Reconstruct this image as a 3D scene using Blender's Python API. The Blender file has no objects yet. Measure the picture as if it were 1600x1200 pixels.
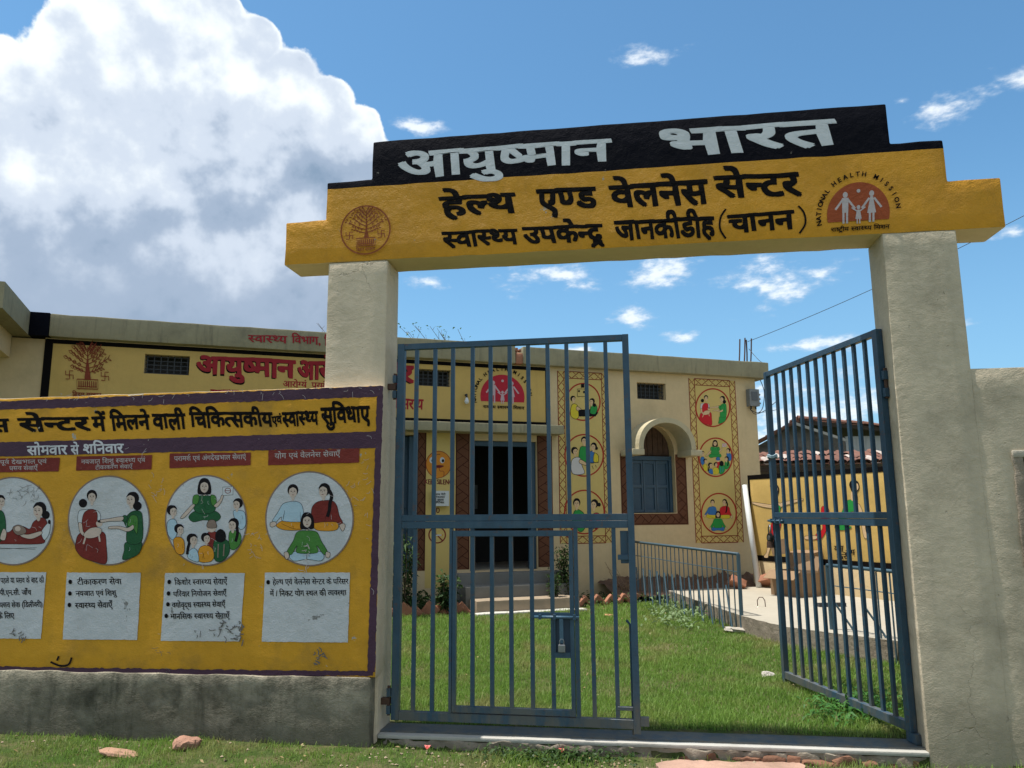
import bpy, bmesh, math, random
import numpy as np
from math import radians, sin, cos, pi, tan, sqrt, atan2, asin
from mathutils import Vector, Matrix, noise as mnoise

random.seed(7); np.random.seed(7)
scene = bpy.context.scene
COL = scene.collection

# ------------------------------------------------------------------ camera
F = 1200.0; PITCH = radians(9.6); YAW = radians(7.9); ROLL = radians(.37); EYE = 1.5
_fh = np.array([-sin(YAW), cos(YAW), 0]); _r0 = np.array([cos(YAW), sin(YAW), 0]); _up = np.array([0, 0, 1.])
FWD = _fh*cos(PITCH) + _up*sin(PITCH); _u0 = np.cross(_r0, FWD)
RGT = _r0*cos(ROLL) - _u0*sin(ROLL); UPV = _u0*cos(ROLL) + _r0*sin(ROLL)
CAM = np.array([0, 0, EYE])
def ray(x, y): return FWD*F + RGT*(x-800) - UPV*(y-600)
def hitZ(x, y, z):
    d = ray(x, y); return CAM + d*((z-EYE)/d[2])
def hitY(x, y, Yv):
    d = ray(x, y); return CAM + d*(Yv/d[1])
cd = bpy.data.cameras.new('camera'); cam = bpy.data.objects.new('camera', cd); COL.objects.link(cam)
m = Matrix(((RGT[0], UPV[0], -FWD[0], 0), (RGT[1], UPV[1], -FWD[1], 0), (RGT[2], UPV[2], -FWD[2], EYE), (0, 0, 0, 1)))
cam.matrix_world = m
cd.sensor_fit = 'HORIZONTAL'; cd.sensor_width = 36; cd.lens = 36*F/1600; cd.clip_end = 3000; cd.clip_start = .05
scene.camera = cam

# ------------------------------------------------------------------ sun and exposure
SUNV = Vector((-.30, -.014, 1)).normalized()
sl = bpy.data.lights.new('sun', 'SUN'); sl.energy = 5.0; sl.angle = radians(.53); sl.color = (1, .955, .88)
so = bpy.data.objects.new('sun', sl); COL.objects.link(so); so.rotation_euler = SUNV.to_track_quat('Z', 'Y').to_euler(); so.location = (0, 0, 30)
scene.view_settings.view_transform = 'Standard'; scene.view_settings.look = 'None'
scene.view_settings.exposure = .36; scene.view_settings.gamma = 1; scene.view_settings.use_curve_mapping = False
scene.render.engine = 'CYCLES'
scene.cycles.max_bounces = 7; scene.cycles.diffuse_bounces = 4; scene.cycles.use_denoising = True

# ------------------------------------------------------------------ node helper
class NT:
    def __init__(s, tree): s.t = tree; s.n = tree.nodes; s.l = tree.links
    def N(s, typ, **kw):
        nd = s.n.new(typ)
        for k, v in kw.items():
            if k == 'i':
                for kk, vv in v.items(): s.set(nd.inputs[kk], vv)
            else: setattr(nd, k, v)
        return nd
    def set(s, inp, v):
        if isinstance(v, bpy.types.NodeSocket): s.l.new(v, inp)
        elif isinstance(v, (tuple, list)) and len(v) == 3 and inp.type == 'RGBA': inp.default_value = (*v, 1)
        else: inp.default_value = v
    def math(s, op, a, b=None, clamp=False, c=None):
        nd = s.N('ShaderNodeMath', operation=op, use_clamp=clamp); s.set(nd.inputs[0], a)
        if b is not None: s.set(nd.inputs[1], b)
        if c is not None: s.set(nd.inputs[2], c)
        return nd.outputs[0]
    def vmath(s, op, a, b=None):
        nd = s.N('ShaderNodeVectorMath', operation=op); s.set(nd.inputs[0], a)
        if b is not None: s.set(nd.inputs[1], b)
        return nd.outputs['Value'] if op in ('LENGTH', 'DISTANCE', 'DOT_PRODUCT') else nd.outputs[0]
    def noise(s, vec, scale, detail=6, rough=.6, dist=0, out=0):
        nd = s.N('ShaderNodeTexNoise', i={'Vector': vec, 'Scale': scale, 'Detail': detail, 'Roughness': rough, 'Distortion': dist}); return nd.outputs[out]
    def ramp(s, v, a, b, lo=0., hi=1., smooth=True):
        nd = s.N('ShaderNodeMapRange', interpolation_type='SMOOTHSTEP' if smooth else 'LINEAR', i={'Value': v, 'From Min': a, 'From Max': b, 'To Min': lo, 'To Max': hi}); return nd.outputs[0]
    def mix(s, f, a, b, mode='MIX'):
        nd = s.N('ShaderNodeMix', data_type='RGBA', blend_type=mode); s.set(nd.inputs[0], f); s.set(nd.inputs[6], a); s.set(nd.inputs[7], b); return nd.outputs[2]
    def pos(s):
        return s.N('ShaderNodeNewGeometry').outputs['Position']

def newmat(name):
    mt = bpy.data.materials.new(name); mt.use_nodes = True; nt = NT(mt.node_tree)
    return mt, nt, nt.n['Principled BSDF']

def scaled(nt, vec, sc):
    return nt.vmath('MULTIPLY', vec, sc)

# masonry paint: tone mottling, fine relief, optional flaking to another colour; all keyed on the place in the world
PL = {}
def paint(name, col, rough=.75, var=.18, flake=0., fcol=(.36, .36, .33), bump=.35, bscale=1., dirt=0., dcol=(.12, .11, .085), streak=0., trowel=0, dr=(.48, .72), splash=0.):
    if name in PL: return PL[name]
    mt, nt, bs = newmat(name); p = nt.pos()
    c = col
    n1 = nt.noise(p, 2.2, 5, .62)
    n2 = nt.noise(p, 14, 6, .65)
    f = nt.math('ADD', nt.math('MULTIPLY', nt.math('SUBTRACT', n1, .5), var*2.2), nt.math('MULTIPLY', nt.math('SUBTRACT', n2, .5), var*1.5))
    f = nt.math('ADD', f, 1.0)
    cc = nt.vmath('SCALE', (col[0], col[1], col[2]), None)
    cc.node.inputs['Scale'].default_value = 1; nt.l.new(f, cc.node.inputs['Scale'])
    c = cc
    if streak:
        ns = nt.noise(scaled(nt, p, (9, 9, .9)), 1.6, 5, .6)
        c = nt.mix(nt.ramp(ns, .5, .78, 0, streak), c, dcol)
    if dirt:
        nd = nt.noise(p, 1.7, 6, .68)
        c = nt.mix(nt.ramp(nd, dr[0], dr[1], 0, dirt), c, dcol)
    if splash:          # mud splashed up from the soil, ragged upper edge
        sp_ = nt.N('ShaderNodeSeparateXYZ'); nt.l.new(p, sp_.inputs[0]); sn = nt.noise(p, 3.2, 6, .7)
        c = nt.mix(nt.math('MULTIPLY', nt.ramp(nt.math('SUBTRACT', nt.math('ADD', sp_.outputs[2], .0), nt.math('MULTIPLY', sn, 1.1)), -.55, .05, 1, 0), splash), c, dcol)
    if flake:
        nf = nt.noise(p, 5.5, 7, .72, .3)
        c = nt.mix(nt.ramp(nf, .70-flake*.1, .715-flake*.1), c, fcol)
        nf2 = nt.noise(scaled(nt, p, (60, 60, 22)), 1, 4, .6)
        c = nt.mix(nt.ramp(nf2, .74, .76, 0, .8), c, fcol)
    nt.set(bs.inputs['Base Color'], c); bs.inputs['Roughness'].default_value = rough
    bs.inputs['Specular IOR Level'].default_value = .25 if sum(col) > .1 else .06
    h = nt.math('ADD', nt.math('MULTIPLY', nt.noise(p, 9*bscale, 6, .62), 1.0), nt.math('MULTIPLY', nt.noise(scaled(nt, p, (1, 1, 1.7)), 70*bscale, 4, .6), .22))
    if trowel:          # trowel sweeps, pits and hair cracks of hand-laid plaster
        tw = nt.noise(scaled(nt, p, (2.6, 2.6, 5)), 2.0, 4, .6, .4); h = nt.math('ADD', h, nt.math('MULTIPLY', tw, .7))
        pit = nt.noise(p, 26, 2, .5); pm = nt.ramp(pit, .74, .79); h = nt.math('SUBTRACT', h, nt.math('MULTIPLY', pm, .5)); c = nt.mix(nt.math('MULTIPLY', pm, .55), c, dcol)
        vo = nt.N('ShaderNodeTexVoronoi', feature='DISTANCE_TO_EDGE'); wp = nt.vmath('ADD', p, nt.vmath('MULTIPLY', nt.noise(p, 4, 4, .6, out=1), (.35, .35, .35))); vo.inputs['Scale'].default_value = .8; nt.l.new(wp, vo.inputs['Vector'])
        ck = nt.math('MULTIPLY', nt.ramp(vo.outputs[0], .0, .004, 1, 0), nt.ramp(nt.noise(p, 1.3, 2, .5), .56, .64)); h = nt.math('SUBTRACT', h, nt.math('MULTIPLY', ck, .6)); c = nt.mix(nt.math('MULTIPLY', ck, .5), c, dcol)
        nt.set(bs.inputs['Base Color'], c)
    b = nt.N('ShaderNodeBump', i={'Strength': bump, 'Distance': .02, 'Height': h}); nt.l.new(b.outputs[0], bs.inputs['Normal'])
    PL[name] = mt
    return mt

def simple(name, col, rough=.5, metal=0., var=.15, nscale=8., bump=0., spec=.4, wear=0.):
    if name in PL: return PL[name]
    mt, nt, bs = newmat(name)
    o = nt.N('ShaderNodeTexCoord').outputs['Object']
    n1 = nt.noise(o, nscale, 6, .65)
    f = nt.math('ADD', nt.math('MULTIPLY', nt.math('SUBTRACT', n1, .5), var*2.5), 1.0)
    cc = nt.N('ShaderNodeVectorMath', operation='SCALE'); cc.inputs[0].default_value = col; nt.l.new(f, cc.inputs['Scale'])
    cf = cc.outputs[0]
    if wear:
        pw = nt.pos(); w1 = nt.noise(pw, 22, 6, .7); cf = nt.mix(nt.ramp(w1, .60, .64, 0, wear), cf, (.10, .045, .025))
        w2 = nt.noise(scaled(nt, pw, (1, 1, .25)), 9, 5, .65); cf = nt.mix(nt.ramp(w2, .48, .75, 0, wear*.7), cf, (.085, .125, .155))
        sz2 = nt.N('ShaderNodeSeparateXYZ'); nt.l.new(pw, sz2.inputs[0]); mud = nt.math('MULTIPLY', nt.ramp(sz2.outputs[2], .1, .5, 1, 0), nt.ramp(w2, .35, .6)); cf = nt.mix(nt.math('MULTIPLY', mud, .6), cf, (.14, .12, .085))
    nt.l.new(cf, bs.inputs['Base Color'])
    bs.inputs['Roughness'].default_value = rough; bs.inputs['Metallic'].default_value = metal; bs.inputs['Specular IOR Level'].default_value = spec
    if bump:
        b = nt.N('ShaderNodeBump', i={'Strength': bump, 'Distance': .01, 'Height': nt.noise(o, nscale*4, 6, .6)}); nt.l.new(b.outputs[0], bs.inputs['Normal'])
    PL[name] = mt; return mt

# ------------------------------------------------------------------ world: sky with cumulus
world = bpy.data.worlds.new('World'); world.cycles.sampling_method = 'MANUAL'; world.cycles.sample_map_resolution = 512; scene.world = world; world.use_nodes = True
W = NT(world.node_tree); bg = W.n['Background']
sky = W.N('ShaderNodeTexSky', sky_type='NISHITA'); sky.sun_disc = False
sky.sun_elevation = asin(SUNV.z); sky.sun_rotation = atan2(SUNV.x, SUNV.y); sky.air_density = 1.0; sky.dust_density = .6; sky.ozone_density = 2.2; sky.altitude = 100
SKYS = .10
def uv_of(x, y):
    d = ray(x, y); d = d/np.linalg.norm(d); return atan2(d[0], d[1]), asin(d[2])
def blob_uv(x, y, rx, ry):
    u, v = uv_of(x, y); u2, v2 = uv_of(x+rx, y); u3, v3 = uv_of(x, y-ry)
    return u, v, sqrt((u2-u)**2+(v2-v)**2), sqrt((u3-u)**2+(v3-v)**2)
BIG = [(180, 130, 150, 150), (35, 190, 120, 125), (320, 100, 110, 110), (225, 20, 85, 90), (350, 70, 60, 70), (430, 190, 100, 110), (510, 235, 85, 85), (250, 220, 200, 170), (380, 280, 190, 150),
       (250, 350, 260, 220), (60, 420, 270, 250), (440, 350, 170, 150), (575, 300, 70, 90), (320, 480, 260, 170), (-150, 150, 160, 150), (-200, 400, 250, 260), (100, 560, 340, 160),
       (398, 62, 40, 42), (452, 118, 40, 40), (512, 160, 42, 40), (565, 205, 34, 42), (590, 262, 34, 40), (110, 60, 50, 60), (265, 5, 40, 40), (8, 95, 34, 40), (340, 15, 45, 40)]
SMALL = [(885, 432, 90, 26), (1030, 425, 70, 30), (1180, 445, 110, 34), (1290, 425, 50, 24), (985, 496, 46, 17), (1072, 527, 44, 13), (900, 548, 34, 12), (655, 438, 50, 14),
         (1500, 160, 85, 30), (1010, 92, 50, 22), (655, 198, 40, 16), (1590, 366, 50, 16), (1240, 652, 80, 62), (1330, 640, 90, 70), (1420, 660, 80, 50), (1190, 690, 60, 50), (1130, 640, 50, 30), (1500, 505, 40, 10), (1410, 158, 20, 9), (1240, 540, 150, 14), (1600, 130, 40, 20), (560, 560, 60, 20)]
def cloud_group(name, blobs, amp, det, nsc):
    g = bpy.data.node_groups.new(name, 'ShaderNodeTree')
    g.interface.new_socket('Vector', in_out='INPUT', socket_type='NodeSocketVector')
    g.interface.new_socket('Value', in_out='OUTPUT', socket_type='NodeSocketFloat')
    T = NT(g); gi = T.N('NodeGroupInput'); go = T.N('NodeGroupOutput')
    d = gi.outputs[0]; sp = T.N('ShaderNodeSeparateXYZ'); T.l.new(d, sp.inputs[0])
    u = T.math('ARCTAN2', sp.outputs[0], sp.outputs[1]); v = T.math('ARCSINE', sp.outputs[2])
    cb = T.N('ShaderNodeCombineXYZ'); T.l.new(u, cb.inputs[0]); T.l.new(v, cb.inputs[1])
    cur = None
    for b in blobs:
        bu, bv, ra, rb = blob_uv(*b)
        q = T.vmath('MULTIPLY', T.vmath('SUBTRACT', cb.outputs[0], (bu, bv, 0)), (1/ra, 1/rb, 0))
        k = T.math('SUBTRACT', 1.0, T.vmath('LENGTH', q))
        cur = k if cur is None else T.math('SMOOTH_MAX', cur, k, c=.18)
    dd_ = T.vmath('MULTIPLY', d, (1, 1, 1 if amp < 1 else 2.2))
    n = T.noise(dd_, nsc, det, .58)
    n2 = T.noise(dd_, nsc*3.6, det, .6)
    nn = T.math('ADD', T.math('MULTIPLY', T.math('SUBTRACT', n, .5), amp), T.math('MULTIPLY', T.math('SUBTRACT', n2, .5), amp*.45))
    T.l.new(T.math('ADD', cur, nn), go.inputs[0])
    return g
GB = cloud_group('cumulus', BIG, .85, 6, 8.5); GS = cloud_group('small clouds', SMALL, 4.2, 6, 13.0)
dirv = W.N('ShaderNodeTexCoord').outputs['Generated']
def ev(g, v):
    nd = W.N('ShaderNodeGroup'); nd.node_tree = g; W.l.new(v, nd.inputs[0]); return nd.outputs[0]
lit = W.vmath('ADD', dirv, (.012, 0, .030))
Db = ev(GB, dirv)
Ds = ev(GS, dirv)
sepd = W.N('ShaderNodeSeparateXYZ'); W.l.new(dirv, sepd.inputs[0]); el = sepd.outputs[2]
gn1 = W.noise(dirv, 6, 6, .55); gn2 = W.noise(lit, 6, 6, .55)
grad = W.math('MULTIPLY', W.math('SUBTRACT', gn1, gn2), 2.3)      # sides turned to the sun are brighter
hgt = W.ramp(el, .20, .50, 0., .70, smooth=False)
big_n = W.noise(W.vmath('MULTIPLY', dirv, (1, 1, 1.6)), 5.0, 4, .5)
rim = W.ramp(Db, .02, .26, .22, 0.)
top_k = W.ramp(el, .20, .36, .30, 1.)
shade = W.math('ADD', W.math('ADD', W.math('MULTIPLY', grad, top_k), hgt), W.math('MULTIPLY', W.math('ADD', rim, W.math('MULTIPLY', W.math('SUBTRACT', big_n, .5), 1.25)), top_k))
shade = W.math('ADD', shade, .14)
cr = W.N('ShaderNodeValToRGB'); W.l.new(shade, cr.inputs[0]); cr.color_ramp.interpolation = 'EASE'
e = cr.color_ramp.elements; e[0].position = 0; e[0].color = (.20, .285, .40, 1); e[1].position = 1; e[1].color = (.80, .85, .87, 1)
a = e.new(.30); a.color = (.31, .39, .51, 1); a = e.new(.62); a.color = (.54, .61, .71, 1)
alpha_b = W.math('MULTIPLY', W.ramp(Db, .0, .10), W.ramp(el, .06, .22, .62, 1.0))
csm = W.mix(W.ramp(Ds, .2, 1.1), (.50, .60, .72), (.84, .88, .91))
alpha_s = W.math('MULTIPLY', W.ramp(Ds, .0, 1.3), .85)
skyc = W.vmath('MULTIPLY', sky.outputs[0], tuple(SKYS*v for v in (.86, 1.27, 1.34)))
hz = W.ramp(el, .0, .45, .60, 0.)
skyc = W.mix(hz, skyc, (.24, .44, .66))
skym = W.mix(alpha_s, skyc, csm)
# broken cumulus added outside the view to brighten and whiten the fill light
sw = W.vmath('DOT_PRODUCT', dirv, tuple(FWD)); away = W.ramp(sw, .74, .45, 0, 1)
ng = W.noise(dirv, 2.6, 6, .55); ag = W.math('MULTIPLY', W.math('MULTIPLY', W.ramp(ng, .44, .54), away), W.ramp(el, -.02, .1))
cg = W.mix(W.ramp(W.noise(dirv, 6, 4, .6), .3, .65), (.40, .45, .52), (.74, .74, .72))
skym = W.mix(ag, skym, cg)
skym = W.mix(alpha_b, skym, cr.outputs[0])
W.l.new(skym, bg.inputs['Color']); bg.inputs['Strength'].default_value = 1.0

# ------------------------------------------------------------------ object helpers
class MB:
    """collects geometry of ONE mesh object"""
    def __init__(s): s.v = []; s.f = []; s.mi = []; s.cur = 0
    def add(s, vs, fs, mi=None):
        b = len(s.v); s.v += [tuple(x) for x in vs]
        for f in fs: s.f.append(tuple(b+i for i in f)); s.mi.append(s.cur if mi is None else mi)
    def box(s, a, b, M=None, mi=None):
        x0, y0, z0 = a; x1, y1, z1 = b
        vs = [(x0, y0, z0), (x1, y0, z0), (x1, y1, z0), (x0, y1, z0), (x0, y0, z1), (x1, y0, z1), (x1, y1, z1), (x0, y1, z1)]
        if M is not None: vs = [tuple(M @ Vector(q)) for q in vs]
        s.add(vs, [(0, 3, 2, 1), (4, 5, 6, 7), (0, 1, 5, 4), (1, 2, 6, 5), (2, 3, 7, 6), (3, 0, 4, 7)], mi); return s
    def tube(s, pts, r, n=8, M=None, mi=None, cap=True):
        pts = [Vector(p) for p in pts]; rs = r if isinstance(r, (list, tuple)) else [r]*len(pts); vs = []; fs = []
        ref = None
        for i, p in enumerate(pts):
            d = (pts[min(i+1, len(pts)-1)] - pts[max(i-1, 0)]).normalized()
            if ref is None or abs(ref.dot(d)) > .95: ref = Vector((0, 0, 1)) if abs(d.z) < .9 else Vector((1, 0, 0))
            a = d.cross(ref).normalized(); b = a.cross(d).normalized(); ref = b
            for k in range(n):
                t = 2*pi*k/n; vs.append(p + (a*cos(t) + b*sin(t))*rs[i])
        for i in range(len(pts)-1):
            for k in range(n): fs.append((i*n+k, i*n+(k+1) % n, (i+1)*n+(k+1) % n, (i+1)*n+k))
        if cap: fs.append(tuple(range(n-1, -1, -1))); fs.append(tuple((len(pts)-1)*n+k for k in range(n)))
        if M is not None: vs = [M @ q for q in vs]
        s.add(vs, fs, mi); return s
    def prism(s, pts, y0, y1, M=None, mi=None):
        """polygon in (x,z) extruded along y"""
        n = len(pts); vs = [(x, y0, z) for x, z in pts] + [(x, y1, z) for x, z in pts]
        if M is not None: vs = [tuple(M @ Vector(q)) for q in vs]
        fs = [tuple(range(n)), tuple(range(2*n-1, n-1, -1))] + [(i, i+n, (i+1) % n+n, (i+1) % n) for i in range(n)]
        s.add(vs, fs, mi); return s
    def build(s, name, mats, parent=None, smooth=False, fix=True):
        me = bpy.data.meshes.new(name); me.from_pydata(s.v, [], s.f)
        for mm in (mats if isinstance(mats, (list, tuple)) else [mats]): me.materials.append(mm)
        me.polygons.foreach_set('material_index', s.mi)
        if fix:
            bm = bmesh.new(); bm.from_mesh(me); bmesh.ops.recalc_face_normals(bm, faces=bm.faces); bm.to_mesh(me); bm.free()
        if smooth: me.polygons.foreach_set('use_smooth', [True]*len(me.polygons))
        me.update()
        return link(name, me, parent)
def link(name, me, parent=None):
    o = bpy.data.objects.new(name, me); COL.objects.link(o)
    if parent is not None: adopt(o, parent)
    return o
def origin_of(p):
    return p.matrix_parent_inverse.inverted() if False else Matrix.Translation(WORLD_AT.get(p.name, Vector((0, 0, 0))))
WORLD_AT = {}
def adopt(o, parent):
    o.parent = parent
    o.matrix_parent_inverse = Matrix.Translation(-WORLD_AT.get(parent.name, Vector((0, 0, 0))))
def tag(o, label=None, cat=None, group=None, kind=None):
    if label: o['label'] = label
    if cat: o['category'] = cat
    if group: o['group'] = group
    if kind: o['kind'] = kind
    return o
def thing(name, label, cat, loc, group=None):
    o = bpy.data.objects.new(name, None); COL.objects.link(o); o.location = loc; WORLD_AT[o.name] = Vector(loc); o.empty_display_size = .2
    return tag(o, label, cat, group)

def rough_box(name, mat, a, b, M=None, seg=.12, jit=.004, bev=.012, parent=None, freq=5., smooth=True):
    """a masonry block: bevelled arrises, cut into a grid and pushed slightly out of true"""
    bm = bmesh.new(); bmesh.ops.create_cube(bm, size=1)
    sz = [b[i]-a[i] for i in range(3)]
    for v in bm.verts: v.co = Vector([(a[i]+b[i])/2 + v.co[i]*sz[i] for i in range(3)])
    if bev: bmesh.ops.bevel(bm, geom=list(bm.edges), offset=min(bev, min(sz)*.3), segments=2, profile=.6, affect='EDGES')
    for ax in range(3):
        n = int(sz[ax]/seg)
        for k in range(1, n):
            no = Vector((0, 0, 0)); no[ax] = 1; co = Vector(a); co[ax] = a[ax] + sz[ax]*k/n
            bmesh.ops.bisect_plane(bm, geom=list(bm.verts)+list(bm.edges)+list(bm.faces), plane_co=co, plane_no=no)
    for v in bm.verts:
        q = v.co*freq; v.co += Vector((mnoise.noise(q), mnoise.noise(q+Vector((31, 0, 0))), mnoise.noise(q+Vector((0, 57, 0)))))*jit
    if M is not None: bm.transform(M)
    me = bpy.data.meshes.new(name); bm.to_mesh(me); bm.free(); me.materials.append(mat)
    if smooth:
        me.polygons.foreach_set('use_smooth', [True]*len(me.polygons)); me.set_sharp_from_angle(angle=radians(50))
    return link(name, me, parent)

# ------------------------------------------------------------------ painted marks on walls
class Plane:
    def __init__(s, p0, ang):
        s.p0 = np.array(p0, float); s.t = np.array([cos(ang), sin(ang), 0]); s.n = np.array([sin(ang), -cos(ang), 0])
        s.M = Matrix(((s.t[0], s.n[0], 0, s.p0[0]), (s.t[1], s.n[1], 0, s.p0[1]), (0, 0, 1, s.p0[2]), (0, 0, 0, 1)))
    def at(s, x, y, out=0.):
        d = ray(x, y); q = s.p0 + s.n*out; k = np.dot(q-CAM, s.n)/np.dot(d, s.n); P = CAM + d*k
        return float(np.dot(P-s.p0, s.t)), float(P[2]-s.p0[2])
    def w(s, a, z, out=0.):
        P = s.p0 + s.t*a + s.n*out; return (P[0], P[1], P[2]+z)
def smooth_closed(p, n=5):
    out = []; N = len(p)
    for i in range(N):
        a, b, c, d = [np.array(p[(i+k-1) % N], float) for k in range(4)]
        for j in range(n):
            t = j/n; out.append(tuple(.5*((2*b)+(-a+c)*t+(2*a-5*b+4*c-d)*t*t+(-a+3*b-3*c+d)*t**3)))
    return out
def smooth_open(p, n=5):
    out = []; N = len(p)
    for i in range(N-1):
        a, b, c, d = [np.array(p[min(max(i+k-1, 0), N-1)], float) for k in range(4)]
        for j in range(n):
            t = j/n; out.append(tuple(.5*((2*b)+(-a+c)*t+(2*a-5*b+4*c-d)*t*t+(-a+3*b-3*c+d)*t**3)))
    out.append(tuple(p[-1])); return out
class Mark:
    """flat print on one plane; drawn in a 2-D chart that maps onto the plane"""
    def __init__(s, plane, chart=None, lift=.0025, out=0.):
        s.pl = plane; s.ch = chart or (lambda x, y: (x, y)); s.lift = lift; s.out = out; s.mats = []; s.mb = MB(); s.k = 0; s.step = .00012
    def mi(s, mat):
        if mat not in s.mats: s.mats.append(mat)
        return s.mats.index(mat)
    def put(s, pts, faces, mat, raw=False):
        s.k += 1; L = s.lift + s.k*s.step
        vs = []
        for x, y in pts:
            if not raw: x, y = s.ch(x, y)
            a, z = s.pl.at(x, y, s.out); vs.append(s.pl.w(a, z, s.out+L))
        s.mb.add(vs, faces, s.mi(mat))
    def poly(s, mat, pts, smooth=False, jag=0.):
        if smooth: pts = smooth_closed(pts)
        if jag:
            q = []
            for i in range(len(pts)):
                a = pts[i]; b = pts[(i+1) % len(pts)]; L = sqrt((a[0]-b[0])**2+(a[1]-b[1])**2); n = max(1, int(L/5))
                for j in range(n):
                    t = j/n; q.append((a[0]+(b[0]-a[0])*t+random.uniform(-jag, jag), a[1]+(b[1]-a[1])*t+random.uniform(-jag, jag)))
            pts = q
        s.put(pts, [tuple(range(len(pts)))], mat)
    def ell(s, mat, cx, cy, rx, ry, n=20, rot=0.):
        s.put([(cx+rx*cos(2*pi*i/n)*cos(rot)-ry*sin(2*pi*i/n)*sin(rot), cy+rx*cos(2*pi*i/n)*sin(rot)+ry*sin(2*pi*i/n)*cos(rot)) for i in range(n)], [tuple(range(n))], mat)
    def ring(s, mat, cx, cy, rx, ry, w, n=48):
        pts = []
        for i in range(n):
            t = 2*pi*i/n; pts += [(cx+rx*cos(t), cy+ry*sin(t)), (cx+(rx-w)*cos(t), cy+(ry-w)*sin(t))]
        s.put(pts, [(2*i, 2*((i+1) % n), 2*((i+1) % n)+1, 2*i+1) for i in range(n)], mat)
    def line(s, mat, pts, w, smooth=False, closed=False, taper=False):
        if smooth: pts = smooth_closed(pts) if closed else smooth_open(pts)
        if closed: pts = list(pts)+[pts[0]]
        P = [np.array(p, float) for p in pts]; L = []; n = len(P)
        for i in range(n):
            d = P[min(i+1, n-1)]-P[max(i-1, 0)]
            if closed and i in (0, n-1): d = P[1]-P[n-2]
            k = np.linalg.norm(d) or 1; q = np.array([-d[1], d[0]])/k*w/2*(1-.75*i/(n-1) if taper else 1); L += [tuple(P[i]+q), tuple(P[i]-q)]
        s.put(L, [(2*i, 2*i+2, 2*i+3, 2*i+1) for i in range(n-1)], mat)
    def blob(s, mat, pts, ink=None, w=2.):
        s.poly(mat, pts, smooth=True)
        if ink: s.line(ink, pts, w, smooth=True, closed=True)
    def text(s, mat, body, x0, y0, x1, y1, h0, h1, bold=.0, shear=.0, raw=False):
        g, Wd = shape_text(body, bold)
        offs = [(0, 0)] if bold < .012 else ([(-.5, 0), (.5, 0)] if h0 < 12 and not raw and x1-x0 > 3 else [(-.5, -.5), (.5, -.5), (.5, .5), (-.5, .5), (0, 0)])
        k0 = s.k
        hr_ = random.Random(hash(len(body))*7+int(abs(x0)*10))
        for i, (vs, fs) in enumerate(g):
          sc_ = 1+hr_.uniform(-.05, .05); dy_ = hr_.uniform(-.012, .012); sk_ = hr_.uniform(-.03, .03)
          for ox, oy in offs:
            pts = []
            for x, y in vs:
                x = x + ox*bold*1.5 + (y-.62)*sk_ + .015*sin(y*15+i*2.1); y = .622+(y + oy*bold*1.5-.622)*sc_ + dy_ + .014*sin(x*9+i)
                u = (x + y*shear)/Wd; v = y/.622
                bx = x0+(x1-x0)*u; by = y0+(y1-y0)*u; pts.append((bx, by-v*(h0+(h1-h0)*u)))
            s.k = k0 + ((i % 3)*5 + offs.index((ox, oy)))*.5; s.put(pts, fs, mat, raw)
        s.k = k0 + 9
    def arc_text(s, mat, body, cx, cy, rx, ry, a0, a1, size, bold=.02, raw=False):
        n = len(body)
        for i, ch in enumerate(body):
            if ch == ' ': continue
            a = radians(a0+(a1-a0)*i/(n-1)); g, adv = glyph(ch, bold)
            for ox, oy in ((-.5, -.5), (.5, -.5), (.5, .5), (-.5, .5)):
             pts = []
             for x, y in g[0]:
                x = (x-adv/2+ox*bold)*size; y = (y+oy*bold)*size; px_ = cx+rx*sin(a); py_ = cy-ry*cos(a)
                pts.append((px_+x*cos(a)+y*sin(a), py_+x*sin(a)-y*cos(a)))
             s.put(pts, g[1], mat, raw); s.k -= .5
    def build(s, name, parent):
        if not s.mb.f: return None
        o = s.mb.build(name, s.mats, parent, fix=False); return o

GC = {}
def _text_mesh(body, bold):
    c = bpy.data.curves.new('glyph', 'FONT'); c.body = body; c.size = 1; c.resolution_u = 3; c.offset = bold
    o = bpy.data.objects.new('glyph', c); COL.objects.link(o)
    dg = bpy.context.evaluated_depsgraph_get(); dg.update()
    me = o.evaluated_get(dg).to_mesh()
    vs = [(v.co.x, v.co.y) for v in me.vertices]; fs = [tuple(p.vertices) for p in me.polygons]
    o.evaluated_get(dg).to_mesh_clear(); bpy.data.objects.remove(o); bpy.data.curves.remove(c)
    return vs, fs
def glyph(ch, bold=0.):
    bold = min(bold, .006)
    k = (ch, bold)
    if k not in GC:
        g = _text_mesh(ch, bold); ref = 'क' if ord(ch[0]) > 0x900 else 'H'
        a = max(v[0] for v in _text_mesh(ch+ref, 0.)[0]) - max(v[0] for v in _text_mesh(ref, 0.)[0])
        GC[k] = (g, a)
    return GC[k]
def half(ch, bold=0.):
    bold = min(bold, .006)
    k = (ch, bold, 'half')
    if k not in GC:
        (vs, fs), adv = glyph(ch, bold); cut = adv-.192
        bm = bmesh.new(); bv = [bm.verts.new((x, y, 0)) for x, y in vs]
        for f in fs:
            try: bm.faces.new([bv[i] for i in f])
            except ValueError: pass
        bmesh.ops.bisect_plane(bm, geom=list(bm.verts)+list(bm.edges)+list(bm.faces), plane_co=(cut, 0, 0), plane_no=(1, 0, 0), clear_outer=True)
        bm.verts.ensure_lookup_table(); bm.verts.index_update()
        GC[k] = (([(v.co.x, v.co.y) for v in bm.verts], [tuple(v.index for v in f.verts) for f in bm.faces]), cut-.02)
        bm.free()
    return GC[k]
MARKS = set('ािीुूृेैोौंँः़')
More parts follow.
